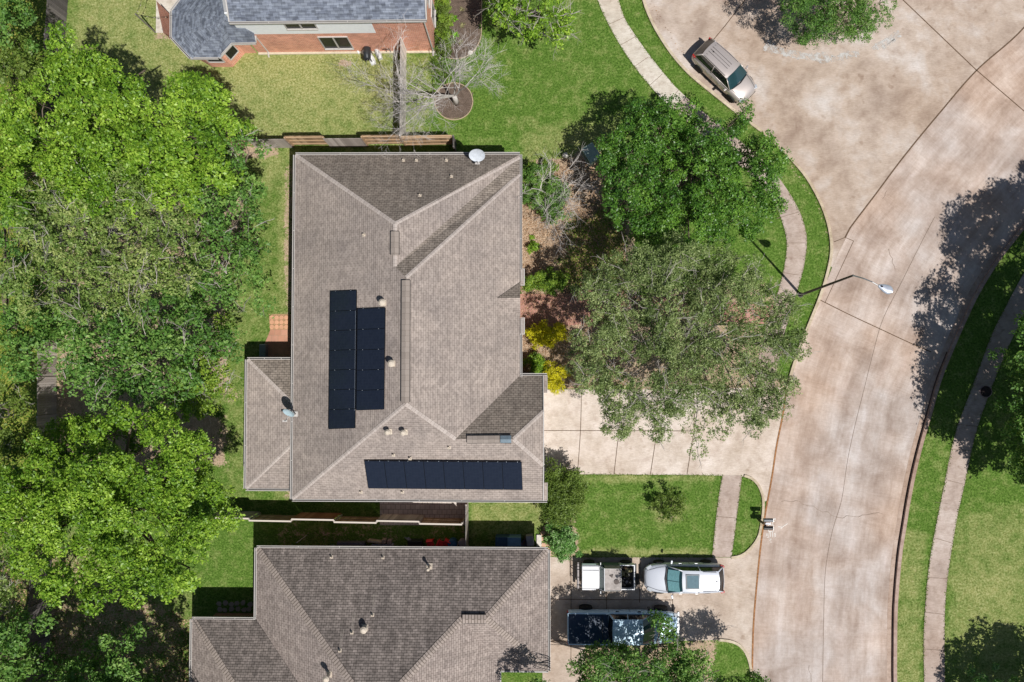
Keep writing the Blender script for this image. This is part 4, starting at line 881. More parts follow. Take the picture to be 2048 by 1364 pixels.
stuffbox('grey_bin','grey bin at the right end behind the weathered house','bin',(1060,1077),(.42,.6,.7),GY,.15); stuffbox('paving_slab','pale upright slab by the flagstones','slab',(1078,1082),(.3,.8,.12),STONE)
wb=thing('wheelbarrow','brown handled wheelbarrow left of the grey bin','wheelbarrow',P(1050,1088)); c=P(1050,1088); mb=MB()
for s_ in (-.16,.16): mb.beam(c+Vector((s_-.05,-.55,.45)),c+Vector((s_*.3+.08,.55,.35)),.05,.04)
mb.build('handle',paint('handle_brown',(.25,.13,.08),.7),wb); mb=MB(); mb.lathe(c+Vector((.05,.1,.3)),[(.12,0),(.28,.25),(.30,.26),(.27,.25),(.10,.02)],12); mb.build('tray',CH,wb)
rg=random.Random(11)
FLG=paint('flagstone',(.55,.36,.25),.9,0,.2,.15,4)
for i,(px_,py_) in enumerate(((1086,1066),(1084,1078),(1088,1090),(1094,1100),(1098,1088),(1090,1056),(1104,1106),(1098,1074))):
    c=P(px_,py_); pts=[(c.x+.2*math.cos(a)*rg.uniform(.7,1.1),c.y+.17*math.sin(a)*rg.uniform(.7,1.1)) for a in [k*math.pi/3 for k in range(6)]]
    tag(MB().prism(pts,0,.05).build('flagstone',FLG),'reddish flagstone in the stone edging beside the variegated bush','flagstone','flagstones by the weathered house corner')
FLS=paint('flagstone_grey',(.34,.27,.25),.9,0,.2,.15,4)
for i in range(12):
    c=P(440+i%6*12+rg.uniform(-2,2),1207+(i//6)*12+rg.uniform(-2,2)); pts=[(c.x+.19*math.cos(a)*rg.uniform(.7,1.1),c.y+.17*math.sin(a)*rg.uniform(.7,1.1)) for a in [k*math.pi/3 for k in range(6)]]
    tag(MB().prism(pts,0,.04).build('flagstone',FLS),'grey flagstone in the shaded patio corner of the weathered house','flagstone','flagstones in the shaded corner')
# vertical cable pole between fence and house
c=P(614,1070); o=MB().tube([c,c+Vector((0,0,2.1))],.025,6).build('standing_pipe',WHITE); tag(o,'thin white pipe standing at the long capped fence','pipe')
# ================================================================ TREES AND PLANTS
def leaf_mesh(name,C,Nrm,size,m,tint,parent,asp=.55,rng=None,origin=(0,0,0)):
    n=len(C); r=rng
    Nrm=Nrm/np.linalg.norm(Nrm,axis=1,keepdims=True); A=r.normal(size=(n,3)); U=np.cross(Nrm,A); U/=np.linalg.norm(U,axis=1,keepdims=True)+1e-9; W=np.cross(Nrm,U)
    s=size*(.5+.9*r.random((n,1))**1.4); C=C-np.array(origin)
    V=np.stack([C-U*s,C+W*s*asp-Nrm*s*.15,C+U*s,C-W*s*asp-Nrm*s*.15],1).reshape(-1,3)
    Q=np.arange(4*n).reshape(n,4); me=bpy.data.meshes.new(name); npmesh(me,V,Q)
    T=np.zeros((n,4)); T[:,0]=r.random(n); T[:,1]=tint; T[:,3]=1
    at=me.attributes.new('tint','FLOAT_COLOR','POINT'); at.data.foreach_set('color',np.repeat(T,4,axis=0).astype(np.float32).ravel())
    me.materials.append(m); o=bpy.data.objects.new(name,me); col.objects.link(o); o.parent=parent; return o
BARK=NT('bark',.95,.1); bn=BARK.noise(14,4,.7); BARK.bump(bn,.5,.02); BARK=BARK.col(BARK.ramp(bn,[(.3,(.10,.075,.055)),(.7,(.26,.21,.165))]))
BARKG=NT('bark_grey',.95,.1); bn=BARKG.noise(14,4,.7); BARKG=BARKG.col(BARKG.ramp(bn,[(.3,(.24,.21,.185)),(.7,(.50,.46,.42))]))
BARKP=paint('bark_pale',(.52,.48,.45),.9,0,.1,.25,18)
def limb(p,q,r0,r1,rg,n=4,sag=.12):
    p=Vector(p);q=Vector(q);L=(q-p).length; pts=[];rad=[]
    for i in range(n+1):
        u=i/n; j=L*.06*(0<i<n); pts.append(p.lerp(q,u)+Vector((rg.uniform(-j,j),rg.uniform(-j,j),rg.uniform(-j,j)+sag*L*math.sin(math.pi*u)*.5))); rad.append(r0+(r1-r0)*u)
    return pts,rad
def lobes_px(L,z):
    out=[]
    for l in L:
        px,py,r=l[:3]; zz=z+(l[3] if len(l)>3 else 0); c=P(px,py,zz); out.append((c.x,c.y,zz,r*(H-zz)/F))
    return out
def tree(label,base_px,lobes,z,m,seed,size=.11,rc=(.45,.85),cov=1.25,sprigs=22,leaves=7,flat=.78,drop=2.2,bark=BARK,trunk=.28,cat='tree',name='tree',group=None,under=.5,twig=0,asp=.55,tr=.0,hole=0.0,twm=None,shell=1.0,vz=1.0):
    rg=random.Random(seed); r=np.random.default_rng(seed); LB=lobes_px(lobes,z); b=P(*base_px)
    root=thing(name,label,cat,b,0,group); LB=[(q[0],q[1],q[2]+(rg.uniform(-.9,.55) if q[3]>.75 else 0),q[3]) for q in LB]
    CL=[];TOPC=[]
    for (x,y,zc,R0) in LB:
        n=max(3,int(1.9*cov*math.pi*R0*R0/(math.pi*((rc[0]+rc[1])/2)**2)))
        for k in range(n):
            a=rg.uniform(0,2*math.pi); d=math.sqrt(rg.random())*R0*rg.uniform(.86,1.02); cx=x+d*math.cos(a); cy=y+d*math.sin(a); hz=zc+flat*R0*(math.sqrt(max(0,1-(d/R0/1.1)**2))-.6)
            # keep only what belongs to the outer surface of the whole crown
            top_=max(q[2]+flat*q[3]*(math.sqrt(max(0,1-(math.hypot(cx-q[0],cy-q[1])/q[3]/1.1)**2))-.6) for q in LB if math.hypot(cx-q[0],cy-q[1])<q[3]*1.1 or q[3]==R0)
            if hz<top_-.5 and rg.random()<.6: continue
            if any(abs(cx-q[0])<.9*rc[1] and (cx-q[0])**2+(cy-q[1])**2<(.46*(rc[0]+rc[1]))**2 for q in TOPC) and rg.random()<.85: continue
            if hole and vnoise(np.array([cx]),np.array([cy]),1.7,seed+50)[0]<hole: continue
            TOPC.append((cx,cy)); CL.append((cx,cy,hz+rg.uniform(-.55,.45)*vz,rg.uniform(*rc),rg.random()))
            if rg.random()<under: CL.append((cx+rg.uniform(-.4,.4),cy+rg.uniform(-.4,.4),hz-rg.uniform(.6,1.0)*drop,rg.uniform(*rc),rg.random()))
    CC=np.array(CL); K=sprigs; nC=len(CC)
    D=r.normal(size=(nC,K,3)); D[:,:,2]=np.abs(D[:,:,2])*.9-.25; D/=np.linalg.norm(D,axis=2,keepdims=True)
    rad=CC[:,3][:,None]*(.55+.5*r.random((nC,K)))
    S=CC[:,None,:3]+D*rad[:,:,None]*np.array([1,1,.62]); S=S.reshape(-1,3); DS=D.reshape(-1,3)
    ns=len(S); off=r.normal(size=(ns,leaves,3))*np.array([1,1,.45])*size*1.15
    Lc_=S[:,None,:]+off; Ln=DS[:,None,:]*.55+np.array([0,0,.5])+r.normal(size=(ns,leaves,3))*.62+off/size*.15
    tint=np.repeat(np.clip(CC[:,4]*.75+.125,0,1),K*leaves)+np.repeat(r.normal(size=ns)*.12,leaves)
    LP=Lc_.reshape(-1,3); tint=tint*.7+.42*vnoise(LP[:,0],LP[:,1],1.6,seed+9)+.25*vnoise(LP[:,0],LP[:,1],.6,seed+5)-.18
    leaf_mesh('crown',Lc_.reshape(-1,3),Ln.reshape(-1,3),size,m,np.clip(tint,0,1),root,asp,r,b)
    # trunk, limbs to each lobe, boughs to clusters
    tk=MB(); cx=sum(l[0] for l in LB)/len(LB); cy=sum(l[1] for l in LB)/len(LB); fk=Vector((b.x*.75+cx*.25,b.y*.75+cy*.25,min(2.6,z*.35)))
    tk.tube([b-Vector((0,0,.1)),b+Vector((0,0,.25)),b.lerp(fk,.6),fk],[trunk*1.5,trunk*1.05,trunk*.9,trunk*.8],8)
    tk.build('trunk',bark,root,smooth=True); br=MB(); tw=MB()
    for (x,y,zc,R0) in LB:
        e=Vector((x,y,zc-R0*flat*.4)); pts,rad=limb(fk,e-Vector((0,0,.5)),trunk*.42,trunk*.15,rg,4,.04); br.tube(pts,rad,6,False)
        e=e-Vector((0,0,.3))
        near=[c for c in CL if math.hypot(c[0]-x,c[1]-y)<R0]
        for c in rg.sample(near,min(len(near),int(5+R0*3))):
            pts2,rad2=limb(pts[rg.choice([2,3,4])],(c[0],c[1],c[2]+tr-.15),trunk*.12,.010,rg,4,.03); br.tube(pts2,rad2,4,False)
    if twig:
        for k in range(twig):
            c=rg.choice(CL); s_=Vector((c[0],c[1],c[2]+.05)); a=rg.uniform(0,2*math.pi); 
            ln=rg.uniform(.5,1.3); e=s_+Vector((math.cos(a)*ln,math.sin(a)*ln,rg.uniform(.1,.5))); pts2,rad2=limb(s_,e,.020,.006,rg,3); tw.tube(pts2,rad2,3,False)
            for q in range(3):
                s2=Vector(pts2[1]).lerp(Vector(pts2[3]),q/3); a2=a+rg.uniform(-.9,.9); e2=s2+Vector((math.cos(a2),math.sin(a2),.3))*rg.uniform(.2,.5); tw.tube([s2,e2],[.009,.004],3,False)
        tag(tw.build('twigs',twm or BARKG,root),kind='stuff')
    br.build('limbs',bark,root,smooth=True)
    return root
def bare(label,base_px,target_lobes,z,seed,m=BARKG,trunk=.14,levels=4,name='bare_tree',cat='tree',nb=(3,5),spread=.5,fork=1.2,thin=1.0,shrub=False,budget=26):
    rg=random.Random(seed); b=P(*base_px); root=thing(name,label,cat,b); mb=MB(); tk=MB(); n=[0]
    fk=b+Vector((0,0,fork))
    if not shrub: tk.tube([b-Vector((0,0,.1)),b+Vector((.03,.02,fork*.5)),fk],[trunk*1.3,trunk,trunk*.85],8); tk.build('trunk',m,root,smooth=True)
    def grow(p,d_,L,r0,lv):
        n[0]+=1
        if n[0]>budget: return
        pts=[Vector(p)];q=Vector(p);dd=d_.copy(); k=4 if lv>1 else 3
        for i in range(k):
            dd=(dd+Vector((rg.uniform(-1,1),rg.uniform(-1,1),rg.uniform(-.8,.8)))*.17).normalized(); q=q+dd*L/k; pts.append(q)
        r1=r0*.45; mb.tube(pts,[(r0+(r1-r0)*i/k)*.85 for i in range(k+1)],5 if r0>.03 else 3,False)
        if lv<=0: return
        for i in range(rg.randint(*nb)+ (1 if lv<3 else 0)):
            u=rg.uniform(.25,1); j=min(k-1,int(u*k)); s_=pts[j].lerp(pts[j+1],u*k-j)
            sd_=Vector((rg.uniform(-1,1),rg.uniform(-1,1),rg.uniform(-.45,.6))).normalized(); grow(s_,(dd*(1-spread)+sd_*spread*1.2).normalized(),L*rg.uniform(.45,.68),max(.006,r0*rg.uniform(.38,.55)),lv-1)
    for l in lobes_px(target_lobes,z):
        e=Vector(l[:3]); s_=fk if not shrub else b; dv=(e-s_); n[0]=0; grow(s_,dv.normalized(),dv.length*1.02,trunk*.42*thin,levels)
    mb.build('branches',m,root,smooth=False); return root
G1=leafmat('leaf_bright',[(.055,.135,.010),(.165,.31,.022),(.37,.53,.065)],.2,.45,.4)
G2=leafmat('leaf_olive',[(.085,.145,.03),(.18,.28,.055),(.39,.44,.15)],.2)
G3=leafmat('leaf_green',[(.045,.12,.02),(.11,.24,.04),(.25,.39,.09)],.2)
G4=leafmat('leaf_deep',[(.030,.095,.012),(.08,.20,.022),(.20,.37,.05)],.18,.42,.45)
G5=leafmat('leaf_live_oak',[(.08,.125,.035),(.17,.24,.07),(.37,.43,.18)],.18,.5,.4)
G6=leafmat('leaf_lime',[(.08,.16,.02),(.18,.30,.03),(.36,.46,.06)],.2)
G7=leafmat('leaf_yellow',[(.36,.34,.010),(.62,.56,.015),(.82,.74,.03)],.3)
G8=leafmat('leaf_bush',[(.06,.11,.014),(.13,.20,.03),(.24,.33,.07)],.25)
G9=leafmat('leaf_variegated',[(.07,.20,.03),(.16,.33,.08),(.40,.55,.26)],.25,.4)
BROWN=leafmat('leaf_brown_twig',[(.22,.16,.09),(.34,.27,.17),(.46,.38,.26)],.1,.8,.1)
tree('large bright green tree filling the upper left of the photo',(240,300),[(120,150,45),(175,180,85),(70,235,75),(250,190,80),(325,200,75),(400,195,45),(430,250,40),(385,260,70),(300,270,95),(190,270,95),(80,310,85),(200,350,90),(330,340,80),(420,300,50),(275,130,30),(140,110,35),(30,290,50),(15,370,60)],9.2,G1,11,size=.085,rc=(.5,.85),cov=1.5,sprigs=50,leaves=11,drop=2.6,trunk=.3,hole=.22)
tree('olive green tree with bare grey twigs in the middle of the left hand canopy',(200,520),[(190,430,90),(260,450,85),(120,480,80),(300,380,65),(330,520,70),(170,560,85),(260,560,75),(80,420,60),(230,360,50),(60,560,65)],8.6,G2,12,size=.075,rc=(.35,.75),cov=1.35,sprigs=28,leaves=8,drop=2.0,trunk=.22,twig=260,under=.5,hole=.15,twm=BARKG)
tree('dark green tree overhanging the grass strip at the right side of the left canopy',(430,480),[(450,320,55),(480,370,42),(410,380,60),(470,430,58),(495,480,38),(430,500,60),(460,560,58),(400,590,55),(500,420,28),(490,300,30),(370,440,40)],7.2,G3,13,size=.09,rc=(.4,.75),cov=1.3,sprigs=22,drop=2.0,trunk=.24,twig=60,hole=.18)
tree('mid green tree in the lower middle of the left canopy, north of the short fence',(270,720),[(330,650,70),(400,660,55),(270,650,60),(210,690,70),(160,730,55),(260,740,70),(330,740,60),(430,700,30),(120,660,60),(200,780,35),(290,790,35)],7.6,G3,14,size=.10,rc=(.4,.8),cov=1.3,sprigs=23,drop=2.0,trunk=.26,twig=70,hole=.18)
tree('yellow green tree between the mid green tree and the back lawn',(380,760),[(390,740,50),(360,790,45),(420,750,30),(400,800,35),(330,800,28),(430,660,20),(440,790,18)],5.8,G6,15,size=.085,rc=(.35,.6),cov=1.2,sprigs=20,drop=1.4,trunk=.16,twig=60,hole=.2)
tree('mid green tree at the left edge, middle height of the photo',(30,650),[(20,620,60),(60,680,50),(10,700,55),(25,735,40),(5,550,50),(20,470,50),(10,400,50),(15,340,40)],7.4,G3,16,size=.10,rc=(.4,.8),cov=1.2,sprigs=22,trunk=.24,hole=.18)
tree('second large bright green tree, rounded, filling the lower left of the photo',(230,1000),[(150,880,40,-3.2),(215,870,48,-1.5),(110,930,58,-2),(290,860,40),(350,890,50),(230,950,90),(385,940,45),(340,980,80),(408,1000,35),(130,1030,95),(40,980,60),(230,1070,100),(60,1080,60),(350,1080,80),(398,1060,32),(140,1120,60),(290,1140,60),(215,1170,45),(170,1160,35),(370,1140,35),(30,1040,45),(260,830,20),(115,866,16,-4)],8.8,G1,17,size=.082,rc=(.5,.85),cov=1.6,sprigs=50,leaves=11,drop=2.5,trunk=.3,hole=.16)
tree('dark tree in the upper left corner of the photo',(-10,150),[(10,110,50),(15,170,60),(45,150,25),(0,60,50)],6.5,G8,18,size=.09,rc=(.35,.7),cov=1.2,trunk=.2,hole=.15)
tree('green tree at the left edge beside the fence top',(-25,90),[(5,50,38),(-10,10,55)],7.5,G3,19,size=.09,rc=(.35,.6),cov=1.1,trunk=.18)
tree('feathery dark tree at the left edge beside the short fence piece',(-5,860),[(5,820,42),(20,870,36),(0,920,45),(-5,780,30)],6.2,G8,20,size=.085,rc=(.3,.6),cov=1.2,trunk=.18,twig=40,hole=.15)
tree('small brownish tree at the left edge below the second bright tree',(-5,1150),[(0,1110,36),(5,1160,28),(-15,1200,38)],5.5,G2,21,size=.08,rc=(.3,.55),cov=1.0,trunk=.14,twig=60,hole=.25)
tree('deep green tree at the bottom left corner left of the fence',(20,1340),[(25,1285,42),(15,1340,52),(50,1345,30),(-10,1310,45),(40,1250,20)],7.0,G3,22,size=.095,rc=(.35,.7),cov=1.25,trunk=.22,hole=.18)
tree('deep green tree at the bottom edge right of the shaded fence',(210,1370),[(230,1320,48),(190,1360,50),(255,1350,35),(240,1285,28),(140,1350,45),(170,1320,28),(215,1400,50)],6.5,G3,23,size=.095,rc=(.35,.65),cov=1.2,trunk=.2,hole=.2)
tree('dense dark green tree between the front lawn and the cul-de-sac',(1380,340),[(1290,232,30),(1345,228,32),(1395,225,34),(1440,260,34),(1480,228,22),(1225,300,32),(1270,290,50),(1340,290,55),(1410,300,55),(1480,300,48),(1535,320,38),(1220,350,36),(1275,370,50),(1350,370,60),(1430,370,60),(1500,380,50),(1540,395,26),(1260,430,40),(1320,430,50),(1400,440,50),(1470,440,45),(1245,400,32),(1290,465,28),(1380,475,32),(1530,290,22)],4.7,G4,24,size=.068,rc=(.30,.58),cov=1.5,sprigs=30,leaves=9,drop=1.6,trunk=.22,hole=.2,flat=.85)
tree('wide thin leaved olive coloured live oak over the front walk and driveway',(1400,650),[(1240,540,45),(1300,530,50),(1370,520,48),(1440,525,42),(1490,560,40),(1190,590,30),(1250,620,60),(1340,610,65),(1430,610,65),(1510,610,50),(1560,620,40),(1190,680,45),(1260,700,62),(1350,700,70),(1440,700,70),(1530,690,55),(1590,690,28),(1180,740,35),(1240,780,45),(1320,790,55),(1400,790,60),(1480,780,55),(1550,760,45),(1250,840,28),(1330,850,35),(1390,870,30),(1440,845,28),(1500,835,30),(1545,815,28),(1590,770,18)],6.4,G5,25,size=.055,rc=(.28,.6),cov=1.75,sprigs=38,leaves=8,drop=1.5,trunk=.13,twig=260,under=.6,hole=.15,asp=.5,bark=BARKG)
tree('bright fine leaved tree at the top edge over the cul-de-sac',(1700,-20),[(1598,0,30),(1630,15,34),(1660,30,35),(1700,15,38),(1745,15,36),(1770,-10,30),(1690,45,26),(1640,-20,45),(1720,-30,50),(1740,40,22)],4.8,G3,26,size=.055,rc=(.3,.55),cov=1.8,sprigs=40,leaves=9,trunk=.2,hole=.1,asp=.4,under=.7)
tree('small round leaved tree at the top edge between the mulch bed and the sidewalk',(1075,35),[(1010,10,30),(1050,20,32),(1095,15,30),(1125,30,20),(1060,50,24),(1105,50,20),(1130,60,12),(1000,-15,30),(1080,-20,40)],4.6,G1,27,size=.085,rc=(.25,.45),cov=1.0,sprigs=18,trunk=.12,hole=.28,twig=80,drop=1.2)
tree('green tree at the bottom edge partly hiding the crew cab pickup',(1310,1370),[(1200,1356,34),(1175,1370,34),(1260,1342,24),(1322,1288,14),(1332,1268,13),(1312,1348,34),(1368,1330,34),(1420,1335,30),(1470,1392,38),(1505,1388,30),(1440,1372,30),(1540,1400,24),(1270,1360,50),(1380,1365,50),(1445,1350,20),(1326,1250,9),(1215,1318,11),(1190,1322,10),(1085,1402,34,1),(1112,1392,28,1),(1060,1410,24,1),(1140,1385,26),(1230,1362,28),(1290,1362,32),(1350,1355,32),(1400,1355,30),(1190,1382,28)],5.2,G3,28,size=.07,rc=(.28,.55),cov=1.5,sprigs=28,leaves=8,trunk=.15,hole=.22,drop=1.4,twig=50,under=.7)
tree('tall tree at the right edge shading the far sidewalk',(2100,830),[(2110,700,65),(2090,760,50),(2150,760,80),(2115,830,70),(2180,860,80),(2085,900,42),(2130,930,60),(2160,680,60)],6.4,G3,29,size=.09,rc=(.35,.7),cov=1.2,trunk=.26,hole=.18,drop=2)
_b=lambda x,y,z:(1065+x*F/(H-z),735-y*F/(H-z))
def off(label,cx,cy,r,z,seed):
    rg=random.Random(seed); L=[(*_b(cx+r*.55*math.cos(k*1.05+seed),cy+r*.55*math.sin(k*1.05+seed),z),r*.55*F/(H-z)) for k in range(6)]+[(*_b(cx,cy,z),r*.6*F/(H-z))]
    tree(label,_b(cx,cy,0),L,z,G3,seed,size=.11,rc=(.35,.75),cov=1.8,sprigs=28,trunk=.3,hole=.12)
off('tree outside the right edge that throws the large shadow on the road',35.0,3.0,5.6,8.6,31)
off('tree outside the right edge, south one, shading the far lawn and sidewalk',32.2,-4.2,4.9,7.2,34)
off('tree outside the bottom right corner that shades the far lawn',30.6,-21.0,3.0,5.0,32)
off('tree outside the lower left, darkening the yard beside the weathered house',-22.3,-21.2,4.4,8.8,33)
off('tree outside the lower left, darkening the ground behind the fence',-30.5,-21.5,4.6,8.8,37)
tree('low leafy tree just inside the bottom right corner',(2000,1385),[(1992,1372,14),(1960,1376,12),(2020,1372,16)],2.0,G9,35,size=.06,rc=(.15,.3),cov=1.2,trunk=.05)
tree('young sparse tree on the lawn between the two driveways',(1342,1040),[(1322,1000,9),(1345,990,9),(1308,1012,8),(1365,1003,9),(1335,1022,16),(1355,1022,12),(1322,1030,10),(1350,1037,8)],.95,G8,36,size=.05,rc=(.12,.24),cov=1.3,sprigs=12,leaves=5,trunk=.03,hole=.25,drop=.5,under=.9)
bare('leafless grey tree in the round mulch bed by the cross fence',(912,206),[(822,196,1),(842,226,1),(905,138,1),(945,150,1),(868,168,1),(848,212,1)],4.8,43,trunk=.16,levels=4,fork=1.3,spread=.42,nb=(3,5),m=BARKP,budget=620)
bare('leafless grey shrub in the front bed beside the north east roof corner',(1110,395),[(1065,360,1),(1095,345,1),(1140,352,1),(1165,400,1),(1155,440,1),(1110,455,1),(1070,430,1),(1125,392,1),(1145,375,1)],2.1,42,name='bare_shrub',cat='shrub',trunk=.13,levels=3,fork=.3,budget=800,m=BARKP,shrub=True,thin=.9,spread=.45)
def bush(label,base,lobes,z,m,seed,name='shrub',cat='shrub',size=.05,rc=(.14,.26),cov=1.6,hole=0,group=None,**k):
    return tree(label,base,lobes,z,m,seed,size=size,rc=rc,cov=cov,trunk=.04,name=name,cat=cat,drop=k.pop('drop',.35),sprigs=k.pop('sprigs',26),leaves=7,hole=hole,group=group,under=.8,**k)
bush('low dark green shrub under the leafless shrub by the house corner',(1075,378),[(1070,350,22),(1095,365,22),(1060,385,18),(1085,400,20),(1110,410,18),(1120,380,18),(1100,430,14)],1.0,G3,51,hole=.2)
bush('yellow green shrub at the very corner of the front bed',(1072,346),[(1066,342,12),(1082,350,12),(1098,340,9)],.8,G6,52)
bush('green and yellow shrub beside the upper entry post',(1088,566),[(1062,568,14),(1080,562,17),(1098,566,16),(1114,560,14),(1125,570,9)],1.1,G6,53)
bush('golden shrub beside the lower entry post',(1096,667),[(1068,668,14),(1088,664,18),(1108,670,16),(1122,662,12),(1094,682,13)],1.1,G7,54,size=.045)
bush('small bright green round shrub by the south end of the front bed',(1071,728),[(1068,722,12),(1076,734,12),(1070,738,10)],.8,G1,55)
bush('vivid yellow shrub at the corner of the driveway',(1110,755),[(1100,750,13),(1118,752,15),(1128,744,8),(1108,768,13),(1124,768,9)],.9,G7,56,size=.04)
bush('tiny green tuft alone in the mulch of the front bed',(1066,493),[(1064,491,6),(1069,496,5)],.35,G1,57,name='small_plant',cat='plant',rc=(.08,.14))
bush('large round clipped green bush at the lower right corner of the solar panel house',(1122,992),[(1126,992,44,.1),(1115,962,24),(1138,965,22),(1150,985,18),(1122,992,32),(1102,1005,18),(1140,1010,22),(1112,1022,20),(1128,1028,16)],2.3,G8,58,size=.05,rc=(.26,.42),cov=2.2,sprigs=44,drop=.8,vz=.3)
bush('variegated green bush beside the flagstones at the second driveway',(1124,1085),[(1118,1068,14),(1130,1080,17),(1117,1085,15),(1135,1098,12),(1122,1104,12),(1144,1086,8)],1.1,G9,59,size=.06,rc=(.16,.26))
for i,y in enumerate((5,22,40,58,76,90)): bush(['topmost shrub of the hedge row beside the brick house','second shrub from the top of the hedge row','third shrub from the top of the hedge row','fourth shrub from the top of the hedge row','fifth shrub from the top of the hedge row','lowest shrub of the hedge row beside the brick house'][i],(889,y),[(886,y,11),(892,y+4,9)],.8,G8 if i%2 else G6,60+i,size=.045,rc=(.12,.2),group='hedge shrubs beside the brick house')
def agave(label,a,n,L,m,seed,w_=.05):
    rg=random.Random(seed); b=P(*a); mb=MB()
    for k in range(n):
        an=rg.uniform(0,6.28); el=rg.uniform(.15,1.1); dd=Vector((math.cos(an)*math.cos(el),math.sin(an)*math.cos(el),math.sin(el))); s_=Vector((-math.sin(an),math.cos(an),0))*w_; l=L*rg.uniform(.7,1.1)
        mid=b+dd*l*.5+Vector((0,0,.03)); e=b+dd*l; mb.face([b-s_*.4,b+s_*.4,mid+s_*.5,e,mid-s_*.5])
    return tag(mb.build('spiky_plant',m),label,'plant')
LG=paint('leaf_lime_plain',(.20,.42,.03),.5,0,.4,.3,14); LGB=paint('leaf_straw',(.34,.32,.16),.7,0,.2,.3,14)
agave('bright green spiky plant in the upper mulch bed, upper of the two',(910,38),40,.26,LG,1,.07); agave('bright green spiky plant in the upper mulch bed, lower of the two',(911,71),44,.29,LG,2,.07)
for i,(a,b_) in enumerate(((924,20),(926,51),(922,85))): agave(['upper','middle','lower'][i]+' one of the three pale straw tufts in the upper mulch bed',(a,b_),26,.26,LGB,5+i,.03)
# leaf litter and chips scattered on the front bed and below trees: nobody could count it
def litter(name,label,poly,n,m,size,seed):
    r=np.random.default_rng(seed); p=[P(*q) for q in poly]; x0,x1=min(q.x for q in p),max(q.x for q in p); y0,y1=min(q.y for q in p),max(q.y for q in p)
    x=r.uniform(x0,x1,n);y=r.uniform(y0,y1,n);k=inpoly(x,y,p); x,y=x[k],y[k]; n=len(x); C=np.stack([x,y,np.full(n,.04)+r.random(n)*.03],-1); N=np.array([0,0,1.])+r.normal(size=(n,3))*.35
    o=leaf_mesh(name,C,N,size,m,r.random(n),None,.6,r); return tag(o,label,'leaf litter',kind='stuff')
LIT=leafmat('litter_leaf',[(.16,.08,.04),(.42,.25,.14),(.66,.48,.32)],0,.9,.1)
litter('mulch_chips','tan bark chips and dry leaves covering the front bed',[(1042,335),(1110,320),(1200,320),(1250,380),(1250,776),(1095,776),(1042,752)],26000,LIT,.035,1)
litter('fallen_leaves','fallen leaves in the dark yard at the lower left',[(0,1100),(110,1100),(380,1240),(384,1364),(0,1364)],9000,LIT,.045,2)
litter('fallen_leaves','dry leaves gathered along the cul-de-sac kerb',[(1290,0),(1345,90),(1400,150),(1430,180),(1445,180),(1350,80),(1305,0)],700,LIT,.035,3)

# ragged grass growing over the edges of the paving
def fringe(lines_,n,seed):
    r=np.random.default_rng(seed); C=[]
    for L in lines_:
        for a,b in zip(L,L[1:]):
            k=max(1,int((b-a).length*n)); t_=r.random(k)[:,None]; C.append(np.array(a)[None,:]*(1-t_)+np.array(b)[None,:]*t_+np.stack([r.normal(size=k)*.045,r.normal(size=k)*.045,.03+r.random(k)*.03],-1))
    C=np.concatenate(C); N=np.array([0,0,.9])+r.normal(size=(len(C),3))*.6
    o=leaf_mesh('grass_fringe',C,N,.045,GFR,r.random(len(C)),None,.3,r); tag(o,'ragged grass growing over the edges of the paving','grass',kind='stuff')
GFR=leafmat('fringe_grass',[(.06,.11,.015),(.12,.20,.03),(.30,.32,.10)],.15,.8,.1)
fl=[smoothline(PL(q),.5) for q in ([(1195,0),(1215,45),(1240,90),(1270,135),(1300,172),(1325,200)],[(1237,0),(1250,38),(1270,70),(1297,108),(1327,146),(1352,175)],[(1545,400),(1563,440),(1573,480),(1572,510),(1565,550),(1552,595)],[(1578,385),(1602,430),(1613,470),(1612,505),(1605,545),(1590,595)],
 [(1445,951),(1435,1010),(1424,1114)],[(1484,951),(1474,1030),(1463,1114)],[(2018,600),(1985,665),(1962,725),(1938,790),(1915,850),(1901,905),(1890,960),(1880,1010),(1868,1070),(1858,1130),(1851,1200),(1847,1280),(1848,1364)],[(2018,690),(1993,750),(1972,805),(1956,850),(1943,900),(1934,945),(1925,985),(1916,1025),(1907,1075),(1897,1140),(1890,1210),(1889,1290),(1890,1364)],
 [(1165,949),(1300,950),(1445,951)],[(1155,1114),(1300,1114),(1424,1114)],[(873,90),(900,117)],[(540,104),(700,104),(868,104)])]
RcO=[p+Vector((.12,0,0)) for p in Rc if p.y<P(0,440).y]; LcO=[p+Vector((-.09,-.03,0)) for p in Lc]
fringe(fl+[RcO,LcO,smoothline(PL([(1488,953),(1513,969),(1521,985),(1523,1000),(1520,1050),(1515,1072),(1504,1089),(1489,1104),(1462,1113)]),.3)],55,5)
